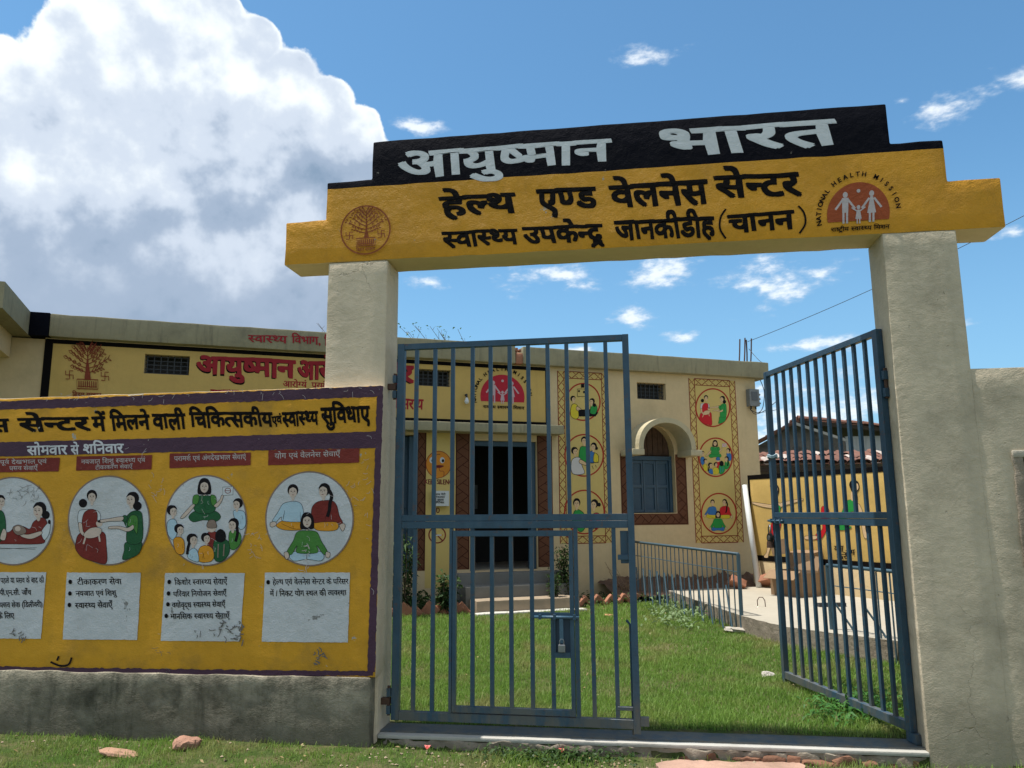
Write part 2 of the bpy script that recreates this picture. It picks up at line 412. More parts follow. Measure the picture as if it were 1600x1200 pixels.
def shape_text(body, bold=0.):
    out = []; pen = 0.; i = 0; n = len(body)
    def place(g, dx=0., fx=1., dy=0.):
        vs, fs = g[0]
        out.append(([((x if fx > 0 else -x)+pen+dx, y+dy) for x, y in vs], fs))
    while i < n:
        c = body[i]
        if c == ' ': pen += .3; i += 1; continue
        if not (0x905 <= ord(c) <= 0x939):
            g = glyph(c, bold); place(g); pen += g[1]; i += 1; continue
        cl = [c]; i += 1
        while i+1 < n and body[i] == '्' and 0x905 <= ord(body[i+1]) <= 0x939: cl.append(body[i+1]); i += 2
        end_vir = False
        if i < n and body[i] == '्': end_vir = True; i += 1
        mk = []
        while i < n and body[i] in MARKS: mk.append(body[i]); i += 1
        reph = len(cl) > 1 and cl[0] == 'र'
        if reph: cl = cl[1:]
        rak = len(cl) > 1 and cl[-1] == 'र'
        if rak: cl = cl[:-1]
        if 'ि' in mk: g = glyph('ि', bold); place(g); pen += g[1]
        for c2 in cl[:-1]:
            if c2 in 'टठडढदहकछझफ': g = glyph(c2, bold); place(g); pen += g[1]; place(glyph('्', bold))
            else: g = half(c2, bold); place(g); pen += g[1]
        g = glyph(cl[-1], bold); place(g); pen += g[1]
        if rak:
            v = glyph('्', bold)
            if cl[-1] in 'टठडढद': place(v, -.16, 1, .04); place(v, -.30, -1, .04)
            else: place(v, -.30, -1, .33)
        if end_vir: place(glyph('्', bold))
        for m_ in mk:
            if m_ == 'ि': continue
            g = glyph(m_, bold); place(g, .12 if (m_ == 'ं' and 'ि' not in mk and ('े' in mk)) else 0.); pen += g[1]
        if reph: place(glyph('े', bold), -.48, -1)
    return out, pen

# ------------------------------------------------------------------ palette
def srgb(h, k=1.):
    c = [int(h[i:i+2], 16)/255 for i in (0, 2, 4)]
    return tuple((x/12.92 if x <= .04045 else ((x+.055)/1.055)**2.4)*k for x in c)
yellow = paint('ochre wall paint', (.62, .29, .018), .6, .15, flake=.2, bump=.75, dirt=.3, dcol=(.30, .15, .03), streak=.12)
yellow_board = paint('ochre board paint', (.60, .30, .022), .7, .18, flake=.32, dirt=.4, dcol=(.10, .085, .05), bump=.45)
black = paint('black wall paint', (.004, .0045, .009), .75, .2, flake=.3, fcol=(.15, .14, .13), bump=.6)
black_let = paint('black lettering paint', (.006, .005, .005), .7, .2, flake=.0, bump=.45)
black_board = paint('black board lettering', (.007, .006, .006), .7, .2, flake=.42, fcol=(.42, .40, .36), bump=.4)
silver = paint('silver lettering paint', (.58, .61, .64), .5, .12, flake=.0, bump=.45)
cream = paint('cream plaster', (.62, .52, .385), .85, .16, bump=.55, dirt=.3, dcol=(.28, .24, .17), trowel=1)
cream_pillar_r = paint('cream grey plaster', (.53, .455, .335), .85, .22, bump=.5, dirt=.6, dcol=(.27, .23, .165), streak=.18, trowel=1, splash=.7)
cream_under = paint('pale ochre plaster', (.62, .49, .30), .8, .12, bump=.3)
plinth = paint('weathered bare plaster', (.37, .33, .25), .95, .3, bump=.9, dirt=.9, dcol=(.045, .042, .030), streak=.6, trowel=1, dr=(.45, .70), splash=.65)
purple = paint('purple border paint', (.060, .026, .050), .6, .2, flake=.38, fcol=(.40, .37, .33), bump=.4)
maroon_lab = paint('maroon label paint', (.17, .022, .016), .65, .18, flake=.2, bump=.4)
white_board = paint('white board paint', (.50, .52, .55), .7, .10, flake=.5, fcol=(.20, .20, .20), dirt=.35, dcol=(.30, .29, .27), bump=.45)
white_let = paint('white lettering paint', (.55, .56, .60), .6, .1, flake=.25, bump=.4)
grey_let = paint('faded pale lettering', (.42, .40, .40), .6, .2, flake=.35, fcol=(.17, .03, .02), bump=.4)
ring_grey = paint('grey brown ring paint', (.22, .16, .13), .7, .2, flake=.2, bump=.4)
skin = paint('skin tone paint', (.52, .42, .36), .7, .08, bump=.3)
ink = paint('ink line paint', (.012, .010, .012), .6, .1, bump=.3)
green = paint('green paint', (.012, .085, .030), .65, .35, flake=.3, fcol=(.4, .4, .38), bump=.3)
lgreen = paint('light green paint', (.055, .19, .035), .65, .2, flake=.2, fcol=(.4, .4, .38), bump=.3)
maroon = paint('maroon paint', (.17, .018, .014), .65, .35, flake=.3, fcol=(.4, .38, .36), bump=.3)
lblue = paint('pale blue paint', (.36, .50, .60), .65, .1, flake=.1, bump=.3)
orange = paint('orange paint', (.60, .26, .015), .65, .12, flake=.1, bump=.3)
white_art = paint('white art paint', (.52, .55, .58), .65, .08, bump=.3)
bgreen = paint('bright green paint', (.02, .26, .05), .6, .1, bump=.2)
bred = paint('bright red paint', (.50, .012, .018), .6, .1, bump=.2)
bblue = paint('bright blue paint', (.035, .15, .38), .6, .1, bump=.2)
byel = paint('bright yellow paint', (.60, .48, .03), .6, .1, bump=.2)
fac_cream = paint('cream facade paint', (.57, .44, .255), .8, .12, bump=.3, dirt=.3, dcol=(.38, .29, .17), streak=.2)
fac_yellow = paint('yellow facade paint', (.55, .37, .115), .75, .10, bump=.25, streak=.15, dcol=(.34, .22, .08))
fac_band = paint('yellow mural ground', (.56, .42, .145), .75, .08, bump=.2)
slab_grey = paint('grey green slab plaster', (.30, .27, .175), .9, .18, bump=.35, dirt=.5, dcol=(.14, .125, .09), streak=.6)
red_let = paint('red lettering paint', (.30, .010, .018), .55, .1, bump=.2)
rust_line = paint('rust red line paint', (.20, .035, .014), .65, .2, bump=.2)
brown_band = paint('brown pattern ground', (.11, .042, .020), .75, .2, flake=.1, fcol=(.4, .33, .22), bump=.3)
emblem_brown = paint('brown emblem paint', (.25, .060, .012), .65, .2, bump=.4)
dome_brown = paint('rust dome paint', (.30, .060, .014), .65, .15, bump=.4)
pale_fig = paint('pale figure paint', (.45, .40, .40), .6, .1, bump=.3)
orange_face = paint('orange face paint', (.56, .21, .02), .6, .1, bump=.2)
concrete = paint('buff concrete', (.40, .365, .30), .9, .15, bump=.5, dirt=.35, dcol=(.22, .18, .13))  # one even base colour for plain concrete
concrete_edge = paint('rough concrete edge', (.26, .22, .17), .95, .3, bump=1., dirt=.8, dcol=(.09, .065, .045))
brick_mat = paint('baked brick', (.34, .155, .095), .9, .3, bump=.7, dirt=.4, dcol=(.12, .06, .04))
brick_dark = paint('broken brick', (.20, .10, .062), .95, .35, bump=1., dirt=.7, dcol=(.07, .04, .025))
gate_blue = simple('gate blue enamel', (.026, .066, .108), .42, 0, .3, 14, .2, .45, .5)
gate_blue_l = simple('worn blue enamel', (.042, .098, .15), .42, 0, .3, 20, .3, .5)
door_blue = simple('door blue enamel', (.028, .065, .105), .5, 0, .2, 10, .1)
rail_blue = simple('railing blue enamel', (.050, .095, .125), .5, 0, .25, 20, .2)
dark = simple('unlit interior shade', (.05, .05, .05), .9)  # near-black colour stands in for the shade inside the openings
steel = simple('dull steel', (.25, .26, .27), .4, .8, .2, 30)
rust = simple('rusty steel', (.09, .05, .035), .7, .4, .4, 40, .4)
wire_m = simple('black cable', (.015, .015, .018), .5)
grille_m = simple('grille iron', (.03, .035, .04), .5)
meter_m = simple('meter box grey', (.18, .19, .19), .45, 0, .2, 20)
pvc = simple('white plastic pipe', (.60, .62, .62), .4, 0, .08)
card = simple('brown cardboard', (.25, .16, .09), .85, 0, .2, 6, .2)
wood_m = simple('dark weathered wood', (.07, .040, .025), .85, 0, .5, 12, .5)
bark = simple('bark', (.12, .09, .065), .9, 0, .3, 20, .5)
glassb = simple('milky bulb glass', (.6, .62, .62), .15)
rope_m = simple('pale blue rope', (.30, .42, .48), .8, 0, .15, 60, .4)

# ------------------------------------------------------------------ planes of the place
PG = Plane((0, 5.40, 0), 0)                       # gateway front
PB = Plane((0, 5.32, 0), 0)                       # painted board wall
_d = ray(800, 803); _p0 = CAM + _d/np.dot(_d, _fh)*12.4
FA = radians(26.5); PF = Plane((_p0[0], _p0[1], 0), FA)     # clinic front
PM = Plane((3.63, 11.66, 0), radians(-55.8))      # yoga mural wall

# ------------------------------------------------------------------ ground
def hnoise(x, y, s, o=0): return mnoise.noise(Vector((x*s+o, y*s-o, .5*o)))
def gz(x, y):
    yy = min(max(y, -10), 40)
    if y < 5.41: z = -.040 - .022*max(0, 5.3-y) - .030*min(1, max(0, (x+1.8)/1.2))*min(1, max(0, (3-x)))
    else: z = (.014 if y < 5.66 else .030) + .0145*min(max(yy-5.7, -.2), 8.5)
    z += .018*hnoise(x, y, 1.3) + .008*hnoise(x, y, 5, 3)
    return z
def grid_axis(lo, hi, c0, c1, fine, grow=1.25):
    a = list(np.arange(c0, c1, fine)); st = fine
    r = c1
    while r < hi: a.append(r); st *= grow; r += st
    a.append(hi); l = []; st = fine; r = c0-fine
    while r > lo: l.append(r); st *= grow; r -= st
    l.append(lo); return l[::-1]+a
gx = grid_axis(-400, 400, -7, 6, .13); gy = grid_axis(-60, 700, 2, 15, .13)
gy = sorted(set([round(v, 4) for v in gy if not 5.28 < v < 5.72] + [5.29, 5.34, 5.40, 5.415, 5.50, 5.645, 5.67, 5.71]))
vs = [(x, y, gz(x, y)) for y in gy for x in gx]; nx = len(gx)
fs = [(j*nx+i, j*nx+i+1, (j+1)*nx+i+1, (j+1)*nx+i) for j in range(len(gy)-1) for i in range(nx-1)]
mt, nt, bs = newmat('grass soil')
p = nt.pos(); n1 = nt.noise(p, .9, 6, .6); n2 = nt.noise(p, 6, 6, .6); n3 = nt.noise(p, 40, 4, .6)
c = nt.mix(nt.ramp(n2, .35, .65), (.05, .09, .02), (.14, .125, .06)); c = nt.mix(nt.ramp(n1, .52, .72, 0, .8), c, (.27, .21, .13)); c = nt.mix(nt.ramp(n3, .3, .7, 0, .5), c, (.03, .04, .012))
nt.set(bs.inputs['Base Color'], c); bs.inputs['Roughness'].default_value = .95; bs.inputs['Specular IOR Level'].default_value = .1
b = nt.N('ShaderNodeBump', i={'Strength': .8, 'Distance': .03, 'Height': nt.noise(p, 25, 6, .7)}); nt.l.new(b.outputs[0], bs.inputs['Normal'])
me = bpy.data.meshes.new('ground'); me.from_pydata(vs, [], fs); me.materials.append(mt); me.polygons.foreach_set('use_smooth', [True]*len(me.polygons))
tag(link('ground', me), 'grassy ground running through the gateway to the clinic', kind='structure')

# worn brick-red path in front of the sill
bm_pts = [tuple(hitZ(x, y, -.060)[:2]) for x, y in [(1040, 1188), (1120, 1189), (1200, 1190), (1255, 1195), (1262, 1215), (1262, 1320), (1010, 1320), (1022, 1215)]]
q = MB(); pp = [(x+random.uniform(-.02, .02), y+random.uniform(-.02, .02)) for x, y in smooth_closed(bm_pts, 8)]
q.add([(x, y, -.060+.004*hnoise(x, y, 6)) for x, y in pp] + [(x, y, -.3) for x, y in pp], [tuple(range(len(pp)))] + [(i, i+len(pp), (i+1) % len(pp)+len(pp), (i+1) % len(pp)) for i in range(len(pp))])
path_mat = paint('pinkish brick paving', (.38, .24, .18), .9, .35, bump=.9, dirt=.8, dcol=(.20, .14, .09), trowel=1)
tag(q.build('path', path_mat), 'pinkish worn path slab outside the gate', kind='structure')

# ------------------------------------------------------------------ gateway
def rough_prism(name, mats, outline, y0, y1, cuts_z=(), seg=.13, jit=(.006, .0012, .006), bev=.014, parent=None, pick=None):
    bm = bmesh.new(); vs = [bm.verts.new((x, y0, z)) for x, z in outline]; f = bm.faces.new(vs)
    r = bmesh.ops.extrude_face_region(bm, geom=[f]); bmesh.ops.translate(bm, verts=[e for e in r['geom'] if isinstance(e, bmesh.types.BMVert)], vec=(0, y1-y0, 0))
    bmesh.ops.recalc_face_normals(bm, faces=bm.faces)
    bmesh.ops.bevel(bm, geom=list(bm.edges), offset=bev, segments=2, profile=.6, affect='EDGES')
    xs = [p_[0] for p_ in outline]; zs = [p_[1] for p_ in outline]
    def cut(co, no): bmesh.ops.bisect_plane(bm, geom=list(bm.verts)+list(bm.edges)+list(bm.faces), plane_co=co, plane_no=no)
    for k in range(1, int((max(xs)-min(xs))/seg)): cut((min(xs)+seg*k, 0, 0), (1, 0, 0))
    for k in range(1, int((max(zs)-min(zs))/seg)): cut((0, 0, min(zs)+seg*k), (0, 0, 1))
    for z in cuts_z: cut((0, 0, z), (0, 0, 1))
    for v in bm.verts:
        q = v.co*6; v.co += Vector((mnoise.noise(q)*jit[0], mnoise.noise(q+Vector((9, 5, 2)))*jit[1], mnoise.noise(q*1.5+Vector((0, 31, 0)))*jit[2]))
    bm.normal_update()
    me = bpy.data.meshes.new(name)
    if pick:
        for f in bm.faces: f.material_index = pick(f)
    bm.to_mesh(me); bm.free()
    for mm in mats: me.materials.append(mm)
    me.polygons.foreach_set('use_smooth', [True]*len(me.polygons)); me.set_sharp_from_angle(angle=radians(50))
    return link(name, me, parent)

GW = thing('gateway', 'cream pillared gateway with a stepped yellow and black lettered beam', 'gateway', (0.1, 5.5, 0))
T1, T2, T3 = 3.765, 4.07, 4.375
beam = rough_prism('beam', [yellow, black, cream_under],
    [(-2.52, 3.405), (2.655, 3.405), (2.655, T1), (2.315, T1), (2.315, T2), (1.965, T2), (1.965, T3), (-1.835, T3), (-1.835, T2-.005), (-2.195, T2-.01), (-2.195, T1-.01), (-2.52, T1-.015)],
    5.40, 5.71, cuts_z=(4.005,), parent=GW, pick=lambda f: 2 if f.normal.z < -.6 else (1 if f.calc_center_median().z > 4.005 else 0))
pl = rough_box('pillar', cream, (-2.165, 5.40, -.3), (-1.695, 5.71, 3.4045), jit=.0035, bev=.016, parent=GW, seg=.10, freq=7)
pr = rough_box('pillar', cream_pillar_r, (1.855, 5.40, -.3), (2.335, 5.71, 3.4045), jit=.0035, bev=.008, parent=GW, seg=.10, freq=7)

def MK(plane, **k): return Mark(plane, **k)
m = MK(PG, lift=.004)
m.text(silver, 'आयुष्मान', 624, 279.5, 954, 251.5, 39, 34, bold=.026, shear=-.05); m.build('silver_lettering', beam)
m = MK(PG, lift=.004)
m.text(silver, 'भारत', 1034, 246.5, 1309, 226, 41, 38, bold=.026, shear=-.12); m.build('silver_lettering', beam)
BT = [('हेल्थ', 694, 339, 808, 332, 30, 30), ('एण्ड', 844, 329, 933, 326, 32, 33), ('वेलनेस', 958, 323, 1108, 317, 32, 35), ('सेन्टर', 1123, 311, 1252, 305, 34, 34),
      ('स्वास्थ्य', 695, 386, 810, 381, 23, 23), ('उपकेन्द्र', 821, 381, 943, 376, 25, 25), ('जानकीडीह', 964, 374, 1118, 369, 27, 30)]
for t_ in BT:
    m = MK(PG, lift=.004); m.text(black_let, *t_, bold=.034, shear=-.16); m.build('black_lettering', beam)
m = MK(PG, lift=.004); m.text(black_let, 'चानन', 1140, 363, 1241, 357, 26, 28, bold=.034, shear=-.1)
m.line(black_let, [(1134, 327), (1126, 340), (1125, 358), (1134, 373)], 3, smooth=True); m.line(black_let, [(1247, 322), (1256, 333), (1258, 350), (1249, 365)], 3, smooth=True); m.build('black_lettering', beam)

def tree_emblem(parent, plane, ch, mat, detail, lw, name='painted_emblem', **k):
    m = MK(plane, chart=ch, **k)
    # trunk
    m.poly(mat, [(-.12, .38), (-.045, .1), (-.02, -.2), (-.01, -.8), (.02, -.8), (.035, -.2), (.06, .1), (.13, .38)])
    for sx in (-1, 1):
        for (y0, L, a) in [(.15, .55, -20), (.0, .85, -25), (-.15, .7, -35), (-.3, .62, -42), (-.45, .45, -50), (-.6, .3, -58)]:
            x1 = sx*L*cos(radians(a)); y1 = y0 + L*sin(radians(a))
            m.line(mat, [(0, y0), (x1*.5, y0+(y1-y0)*.35), (x1, y1)], lw*.8, smooth=True)
            for t in (.35, .6, .85, 1.05):
                cx = x1*t; cy = y0+(y1-y0)*t
                for dd in (-1, 1):
                    ang = radians(a)*sx + dd*.7; lx = cx+sx*.09*cos(ang); ly = cy+.09*sin(ang)*sx - .02
                    if detail: m.line(mat, smooth_closed([(cx, cy), ((cx+lx)/2-.03*dd, (cy+ly)/2-.03), (lx+sx*.06, ly+dd*.05), ((cx+lx)/2+.03*dd, (cy+ly)/2+.05)], 3), lw*.55, closed=True)
                    else: m.ell(mat, lx, ly, .055, .025, 8, ang)
    m.line(mat, [(-.42, .40), (.42, .40), (.42, .74), (-.42, .74)], lw, closed=True)
    for i in range(9): m.line(mat, [(-.34+i*.085, .46), (-.34+i*.085, .69)], lw*1.1)
    m.line(mat, [(-.38, .66), (.38, .66)], lw*.8)
    for sx in (-.72, .70):      # the two small crosses of the state emblem
        cx, cy, r = sx, .26, .15
        for a in range(4):
            t = a*pi/2; dx, dy = cos(t), sin(t); m.line(mat, [(cx, cy), (cx+dx*r, cy+dy*r), (cx+dx*r-dy*r, cy+dy*r+dx*r)], lw*.9)
    return m
def chart_at(cx, cy, rx, ry, tx=0., ty=0.): return lambda x, y: (cx+x*rx+y*tx, cy+y*ry+x*ty)
m = tree_emblem(beam, PG, chart_at(572.5, 359, 35, 35, 0, -2), emblem_brown, False, .05, lift=.004)
m.ring(emblem_brown, 0, .05, 1.12, 1.10, .065)
m.text(emblem_brown, 'बिहार सरकार', -.42, .98, .42, .96, .13, .13, bold=.02); m.build('painted_emblem', beam)

def nhm(parent, plane, cx, cy, r, dome, fig, let, skew, name='painted_logo', **k):
    m = MK(plane, chart=lambda x, y: (cx+x*r, cy+y*r+x*skew), **k)
    a0 = .42
    pts = [(cos(t), -sin(t)) for t in np.linspace(-a0*.55, pi+a0*.55, 40)]
    m.poly(dome, pts)
    def person(x, s, skirt, y0):
        m.ell(fig, x, y0-.60*s, .085*s, .10*s, 12)
        if skirt: m.poly(fig, [(x-.05*s, y0-.5*s), (x+.05*s, y0-.5*s), (x+.09*s, y0-.25*s), (x+.15*s, y0+.05*s), (x-.15*s, y0+.05*s), (x-.09*s, y0-.25*s)])
        else: m.poly(fig, [(x-.11*s, y0-.5*s), (x+.11*s, y0-.5*s), (x+.10*s, y0+.0*s), (x-.10*s, y0+.0*s)])
        for d in (-1, 1):
            m.line(fig, [(x+d*.08*s, y0-.45*s), (x+d*.33*s, y0-.12*s)], .055*s+.015); m.line(fig, [(x+d*.06*s, y0), (x+d*.06*s, y0+.36*s)], .07*s)
    person(-.42, .95, False, -.05); person(.42, .95, True, -.05)
    x, s, y0 = 0, .5, .12
    m.ell(fig, x, y0-.32, .06, .07, 12); m.poly(fig, [(x-.05, y0-.24), (x+.05, y0-.24), (x+.10, y0+.05), (x-.10, y0+.05)])
    for d in (-1, 1): m.line(fig, [(x+d*.05, y0-.2), (x+d*.22, y0-.32)], .04); m.line(fig, [(x+d*.04, y0+.05), (x+d*.04, y0+.2)], .04)
    m.ell(fig, -.0, -.72, .06, .06, 12)
    for word, a, b in (('NATIONAL', -100, -52), ('HEALTH', -38, 8), ('MISSION', 26, 82)):
        m.arc_text(let, word, 0, .02, 1.20, 1.20, a, b, .21, bold=.05)
    m.text(let, 'राष्ट्रीय स्वास्थ्य मिशन', -.88, .54, .98, .54, .12, .12, bold=.02)
    m.build(name, parent)
nhm(beam, PG, 1341, 334, 49, dome_brown, pale_fig, black_let, -3.0, lift=.004)

# chipped plaster spots on the right wall, scratches
# right boundary wall, a few cm behind the pillar face, with its ragged lattice opening
RW = thing('boundary_wall', 'plain weathered cream wall right of the gateway with a ragged opening', 'wall', (3.4, 5.55, 0))
ox0 = PG.at(1584, 712)[0]; oz1 = PG.at(1584, 712)[1]; oz0 = PG.at(1592, 862)[1]
rough_prism('wall', [cream_pillar_r], [(2.33, -.3), (5.2, -.3), (5.2, oz0), (ox0, oz0), (ox0, oz1), (5.2, oz1), (5.2, 2.435), (2.33, 2.435)], 5.4035, 5.66, jit=(.006, .0015, .006), bev=.010, parent=RW)
rough_box('opening_frame', concrete_edge, (ox0-.012, 5.388, oz0-.1), (ox0+.055, 5.60, oz1+.01), jit=.012, bev=.01, parent=RW, seg=.05, freq=14)
rough_box('opening_frame', concrete, (ox0-.012, 5.386, oz1-.012), (3.9, 5.60, oz1+.035), jit=.006, bev=.01, parent=RW, seg=.06)
q = MB(); q.box((ox0+.05, 5.70, oz0-.1), (3.95, 5.72, oz1+.1)); q.build('opening_shade', dark, RW)  # near-black sheet paints the shade behind the opening
for i in range(6):
    q = MB(); q.box((ox0+.15+i*.14, 5.52, oz0-.02), (ox0+.18+i*.14, 5.55, oz1+.02)); q.build('lattice_bar', grille_m, RW)

# sill of the gateway
TH = thing('threshold', 'concrete gate sill with a broken brick front edge', 'sill', (.1, 5.5, -.05))
rough_box('sill_slab', paint('pale sill concrete', (.40, .385, .345), .85, .12, bump=.35, dirt=.35, dcol=(.25, .22, .18)), (-1.694, 5.392, -.006), (1.8545, 5.60, .020), jit=.0022, bev=.008, parent=TH, seg=.08, freq=8)
rough_box('sill_edge', concrete_edge, (-1.66, 5.397, -.30), (1.85, 5.59, -.0065), jit=.030, bev=.006, parent=TH, seg=.035, freq=13)
x = .30; rb = random.Random(5)
while x < 1.75:
    L_ = rb.uniform(.07, .21); d_ = rb.uniform(-.015, .028)
    rough_box('brick', brick_dark, (x, 5.372+d_, -.20), (x+L_, 5.47, -.020-rb.uniform(0, .03)), jit=.034, bev=.012, parent=TH, seg=.028, freq=15); x += L_+rb.uniform(-.005, .02)
sill_shade = simple('blue grey sill shade', (.060, .080, .095), .5, 0, .3, 12, .3, .4, .5)  # dark blue-grey puts the beam's shade on the sill into the colour
q = MB(); q.box((-1.692, 5.452, .0205), (1.853, 5.655, .030)); q.build('shade_plate', sill_shade, TH)  # plate added to darken the shaded band of the sill
q = MB(); q.box((-1.692, 5.6005, -.2), (1.853, 5.655, .0203)); q.build('shade_web', sill_shade, TH)

# ------------------------------------------------------------------ painted board wall (left)
BW = thing('health_board_wall', 'yellow painted wall with round health pictures and white notice panels', 'wall', (-4, 5.45, 0))
ztop = PB.at(598, 602)[1]; zmid = PB.at(300, 1052)[1]; xr = PB.at(597, 602)[0]
board = rough_prism('painted_plaster', [yellow_board, cream], [(-8.5, zmid), (xr, zmid), (xr, ztop), (-8.5, ztop-.03)], 5.32, 5.55, jit=(.007, .0012, .008), bev=.012, parent=BW, pick=lambda f: 1 if (f.normal.z > .3 or f.normal.x > .4) else 0)
rough_box('plinth', plinth, (-8.5, 5.301, -.35), (xr-.03, 5.56, zmid-.002), jit=.010, bev=.022, parent=BW, seg=.07, freq=6)
m = MK(PB, lift=.004)
m.poly(purple, [(-700, 654), (0, 627.3), (599, 602.8), (589.5, 620), (290, 631.5), (0, 640.5), (-700, 668)], jag=.7); m.build('painted_border', board)
m = MK(PB, lift=.0042)
m.poly(purple, [(-700, 712), (0, 691), (290, 683.7), (589, 674), (587, 700), (290, 706), (0, 713.5), (-700, 729)], jag=.5); m.build('painted_border', board)
m = MK(PB, lift=.0046)
m.poly(purple, [(590, 604), (599.3, 603.5), (586.3, 1050), (574.2, 1050)], jag=.8); m.build('painted_border', board)
m = MK(PB, lift=.0042)
m.poly(purple, [(-700, 1030), (0, 1041), (290, 1045.5), (583, 1048.7), (583, 1056), (0, 1052), (-700, 1046)], jag=1.); m.build('painted_border', board)
HD = [('स', -12, 676, 16, 675, 20, 20), ('सेन्टर', 34, 675, 142, 672, 21, 20), ('में', 147, 674, 166, 673, 22, 22), ('मिलने', 175, 672, 235, 670, 22, 21), ('वाली', 241, 671, 291, 669, 23, 22),
      ('चिकित्सकीय', 299, 667.5, 427, 665.5, 22, 21), ('एवं', 426, 663, 441, 661.5, 12, 12), ('स्वास्थ्य', 443, 666, 498, 662.5, 21, 20), ('सुविधाए', 504, 662, 579, 658, 24, 23)]
for t_ in HD:
    m = MK(PB, lift=.004); m.text(black_board, *t_, bold=.036, shear=-.16); m.build('black_lettering', board)
for t_ in [('सोमवार', 44, 711, 106, 709.5, 13.5, 13.5), ('से', 112, 709.5, 124, 709, 13, 13), ('शनिवार', 131, 709, 194, 707, 14, 13)]:
    m = MK(PB, lift=.0062); m.text(white_let, *t_, bold=.022, shear=-.05); m.build('white_lettering', board)
LAB = [([(-45, 717), (94.5, 715), (92, 736.5), (-47, 739)], [('प्रसव पूर्व देखभाल एवं', -25, 726, 74, 724, 6, 6), ('प्रसव सेवाएँ', 16, 735, 60, 734, 6, 6)]),
       ([(120.5, 713.3), (238.7, 711), (237, 733.5), (119.5, 735.3)], [('नवजात शिशु स्वास्थ्य एवं', 128, 725, 228, 722, 6.5, 6.5), ('टीकाकरण सेवाएँ', 150, 733.5, 208, 731.5, 5.5, 5.5)]),
       ([(265.8, 708.5), (392.5, 707), (392, 727), (265.5, 731.5)], [('परामर्श एवं अंगदेखभाल सेवाएं', 273, 720.5, 385, 717.5, 7, 7)]),
       ([(420, 703.5), (562, 700.8), (561.5, 723), (419.5, 727)], [('योग एवं वेलनेस सेवाएँ', 430, 717, 532, 712.5, 8, 7)])]
for quad, tx in LAB:
    m = MK(PB, lift=.0055); m.poly(maroon_lab, quad, jag=.3); lab = m.build('title_strip', board)
    m = MK(PB, lift=.0062)
    for t_ in tx: m.text(grey_let, *t_, bold=.004, shear=-.05)
    m.build('pale_lettering', lab)

# ---- the people in the round pictures (art drawn once, used at several places)
K_, G_, R_, W_, S_, L_, B_, O_ = 'K', 'G', 'R', 'W', 'S', 'L', 'B', 'O'
def head(x, y, r, look=0, hair='short', bun=None, braid=None):
    a = []
    if braid: a.append(('line', K_, braid, r*.55))
    if bun: a.append(('ell', K_, bun[0], bun[1], bun[2], bun[2]*1.05))
    a.append(('ell', S_, x+look*r*.1, y+r*1.1, r*.28, r*.5))
    if hair == 'long': a.append(('blob', K_, [(x-r*1.0, y-r*.4), (x-r*.5, y-r*1.3), (x+r*.5, y-r*1.3), (x+r*1.05, y-r*.4), (x+r*1.15, y+r*1.1), (x+r*.6, y+r*1.4), (x-r*.6, y+r*1.4), (x-r*1.15, y+r*1.1)]))
    else: a.append(('ell', K_, x-look*r*.25, y-r*.25, r*.95, r*1.05))
    a.append(('ell', S_, x+look*r*.22, y+r*.12, r*.68, r*.95))
    if hair in ('short', 'long'): a.append(('blob', K_, [(x-r*.75+look*r*.2, y-r*.35), (x-r*.4, y-r*1.15), (x+r*.5, y-r*1.15), (x+r*.8+look*r*.2, y-r*.35), (x+look*r*.3, y-r*.72)]))
    if look < 1.5:
        for d in (-.28, .28): a.append(('ell', K_, x+look*r*.35+d*r, y-r*.02, r*.13, r*.07)); a.append(('line', K_, [(x+look*r*.35+d*r-r*.16, y-r*.2), (x+look*r*.35+d*r, y-r*.26), (x+look*r*.35+d*r+r*.16, y-r*.2)], r*.05))
        a.append(('line', R_, [(x+look*r*.4-r*.16, y+r*.58), (x+look*r*.4+r*.16, y+r*.58)], r*.09)); a.append(('line', K_, [(x+look*r*.45, y), (x+look*r*.5, y+r*.3)], r*.05))
    return a
def hair_only(x, y, r): return [('blob', K_, [(x-r, y-r*.5), (x, y-r*1.3), (x+r, y-r*.5), (x+r, y+r), (x, y+r*1.5), (x-r, y+r)])]
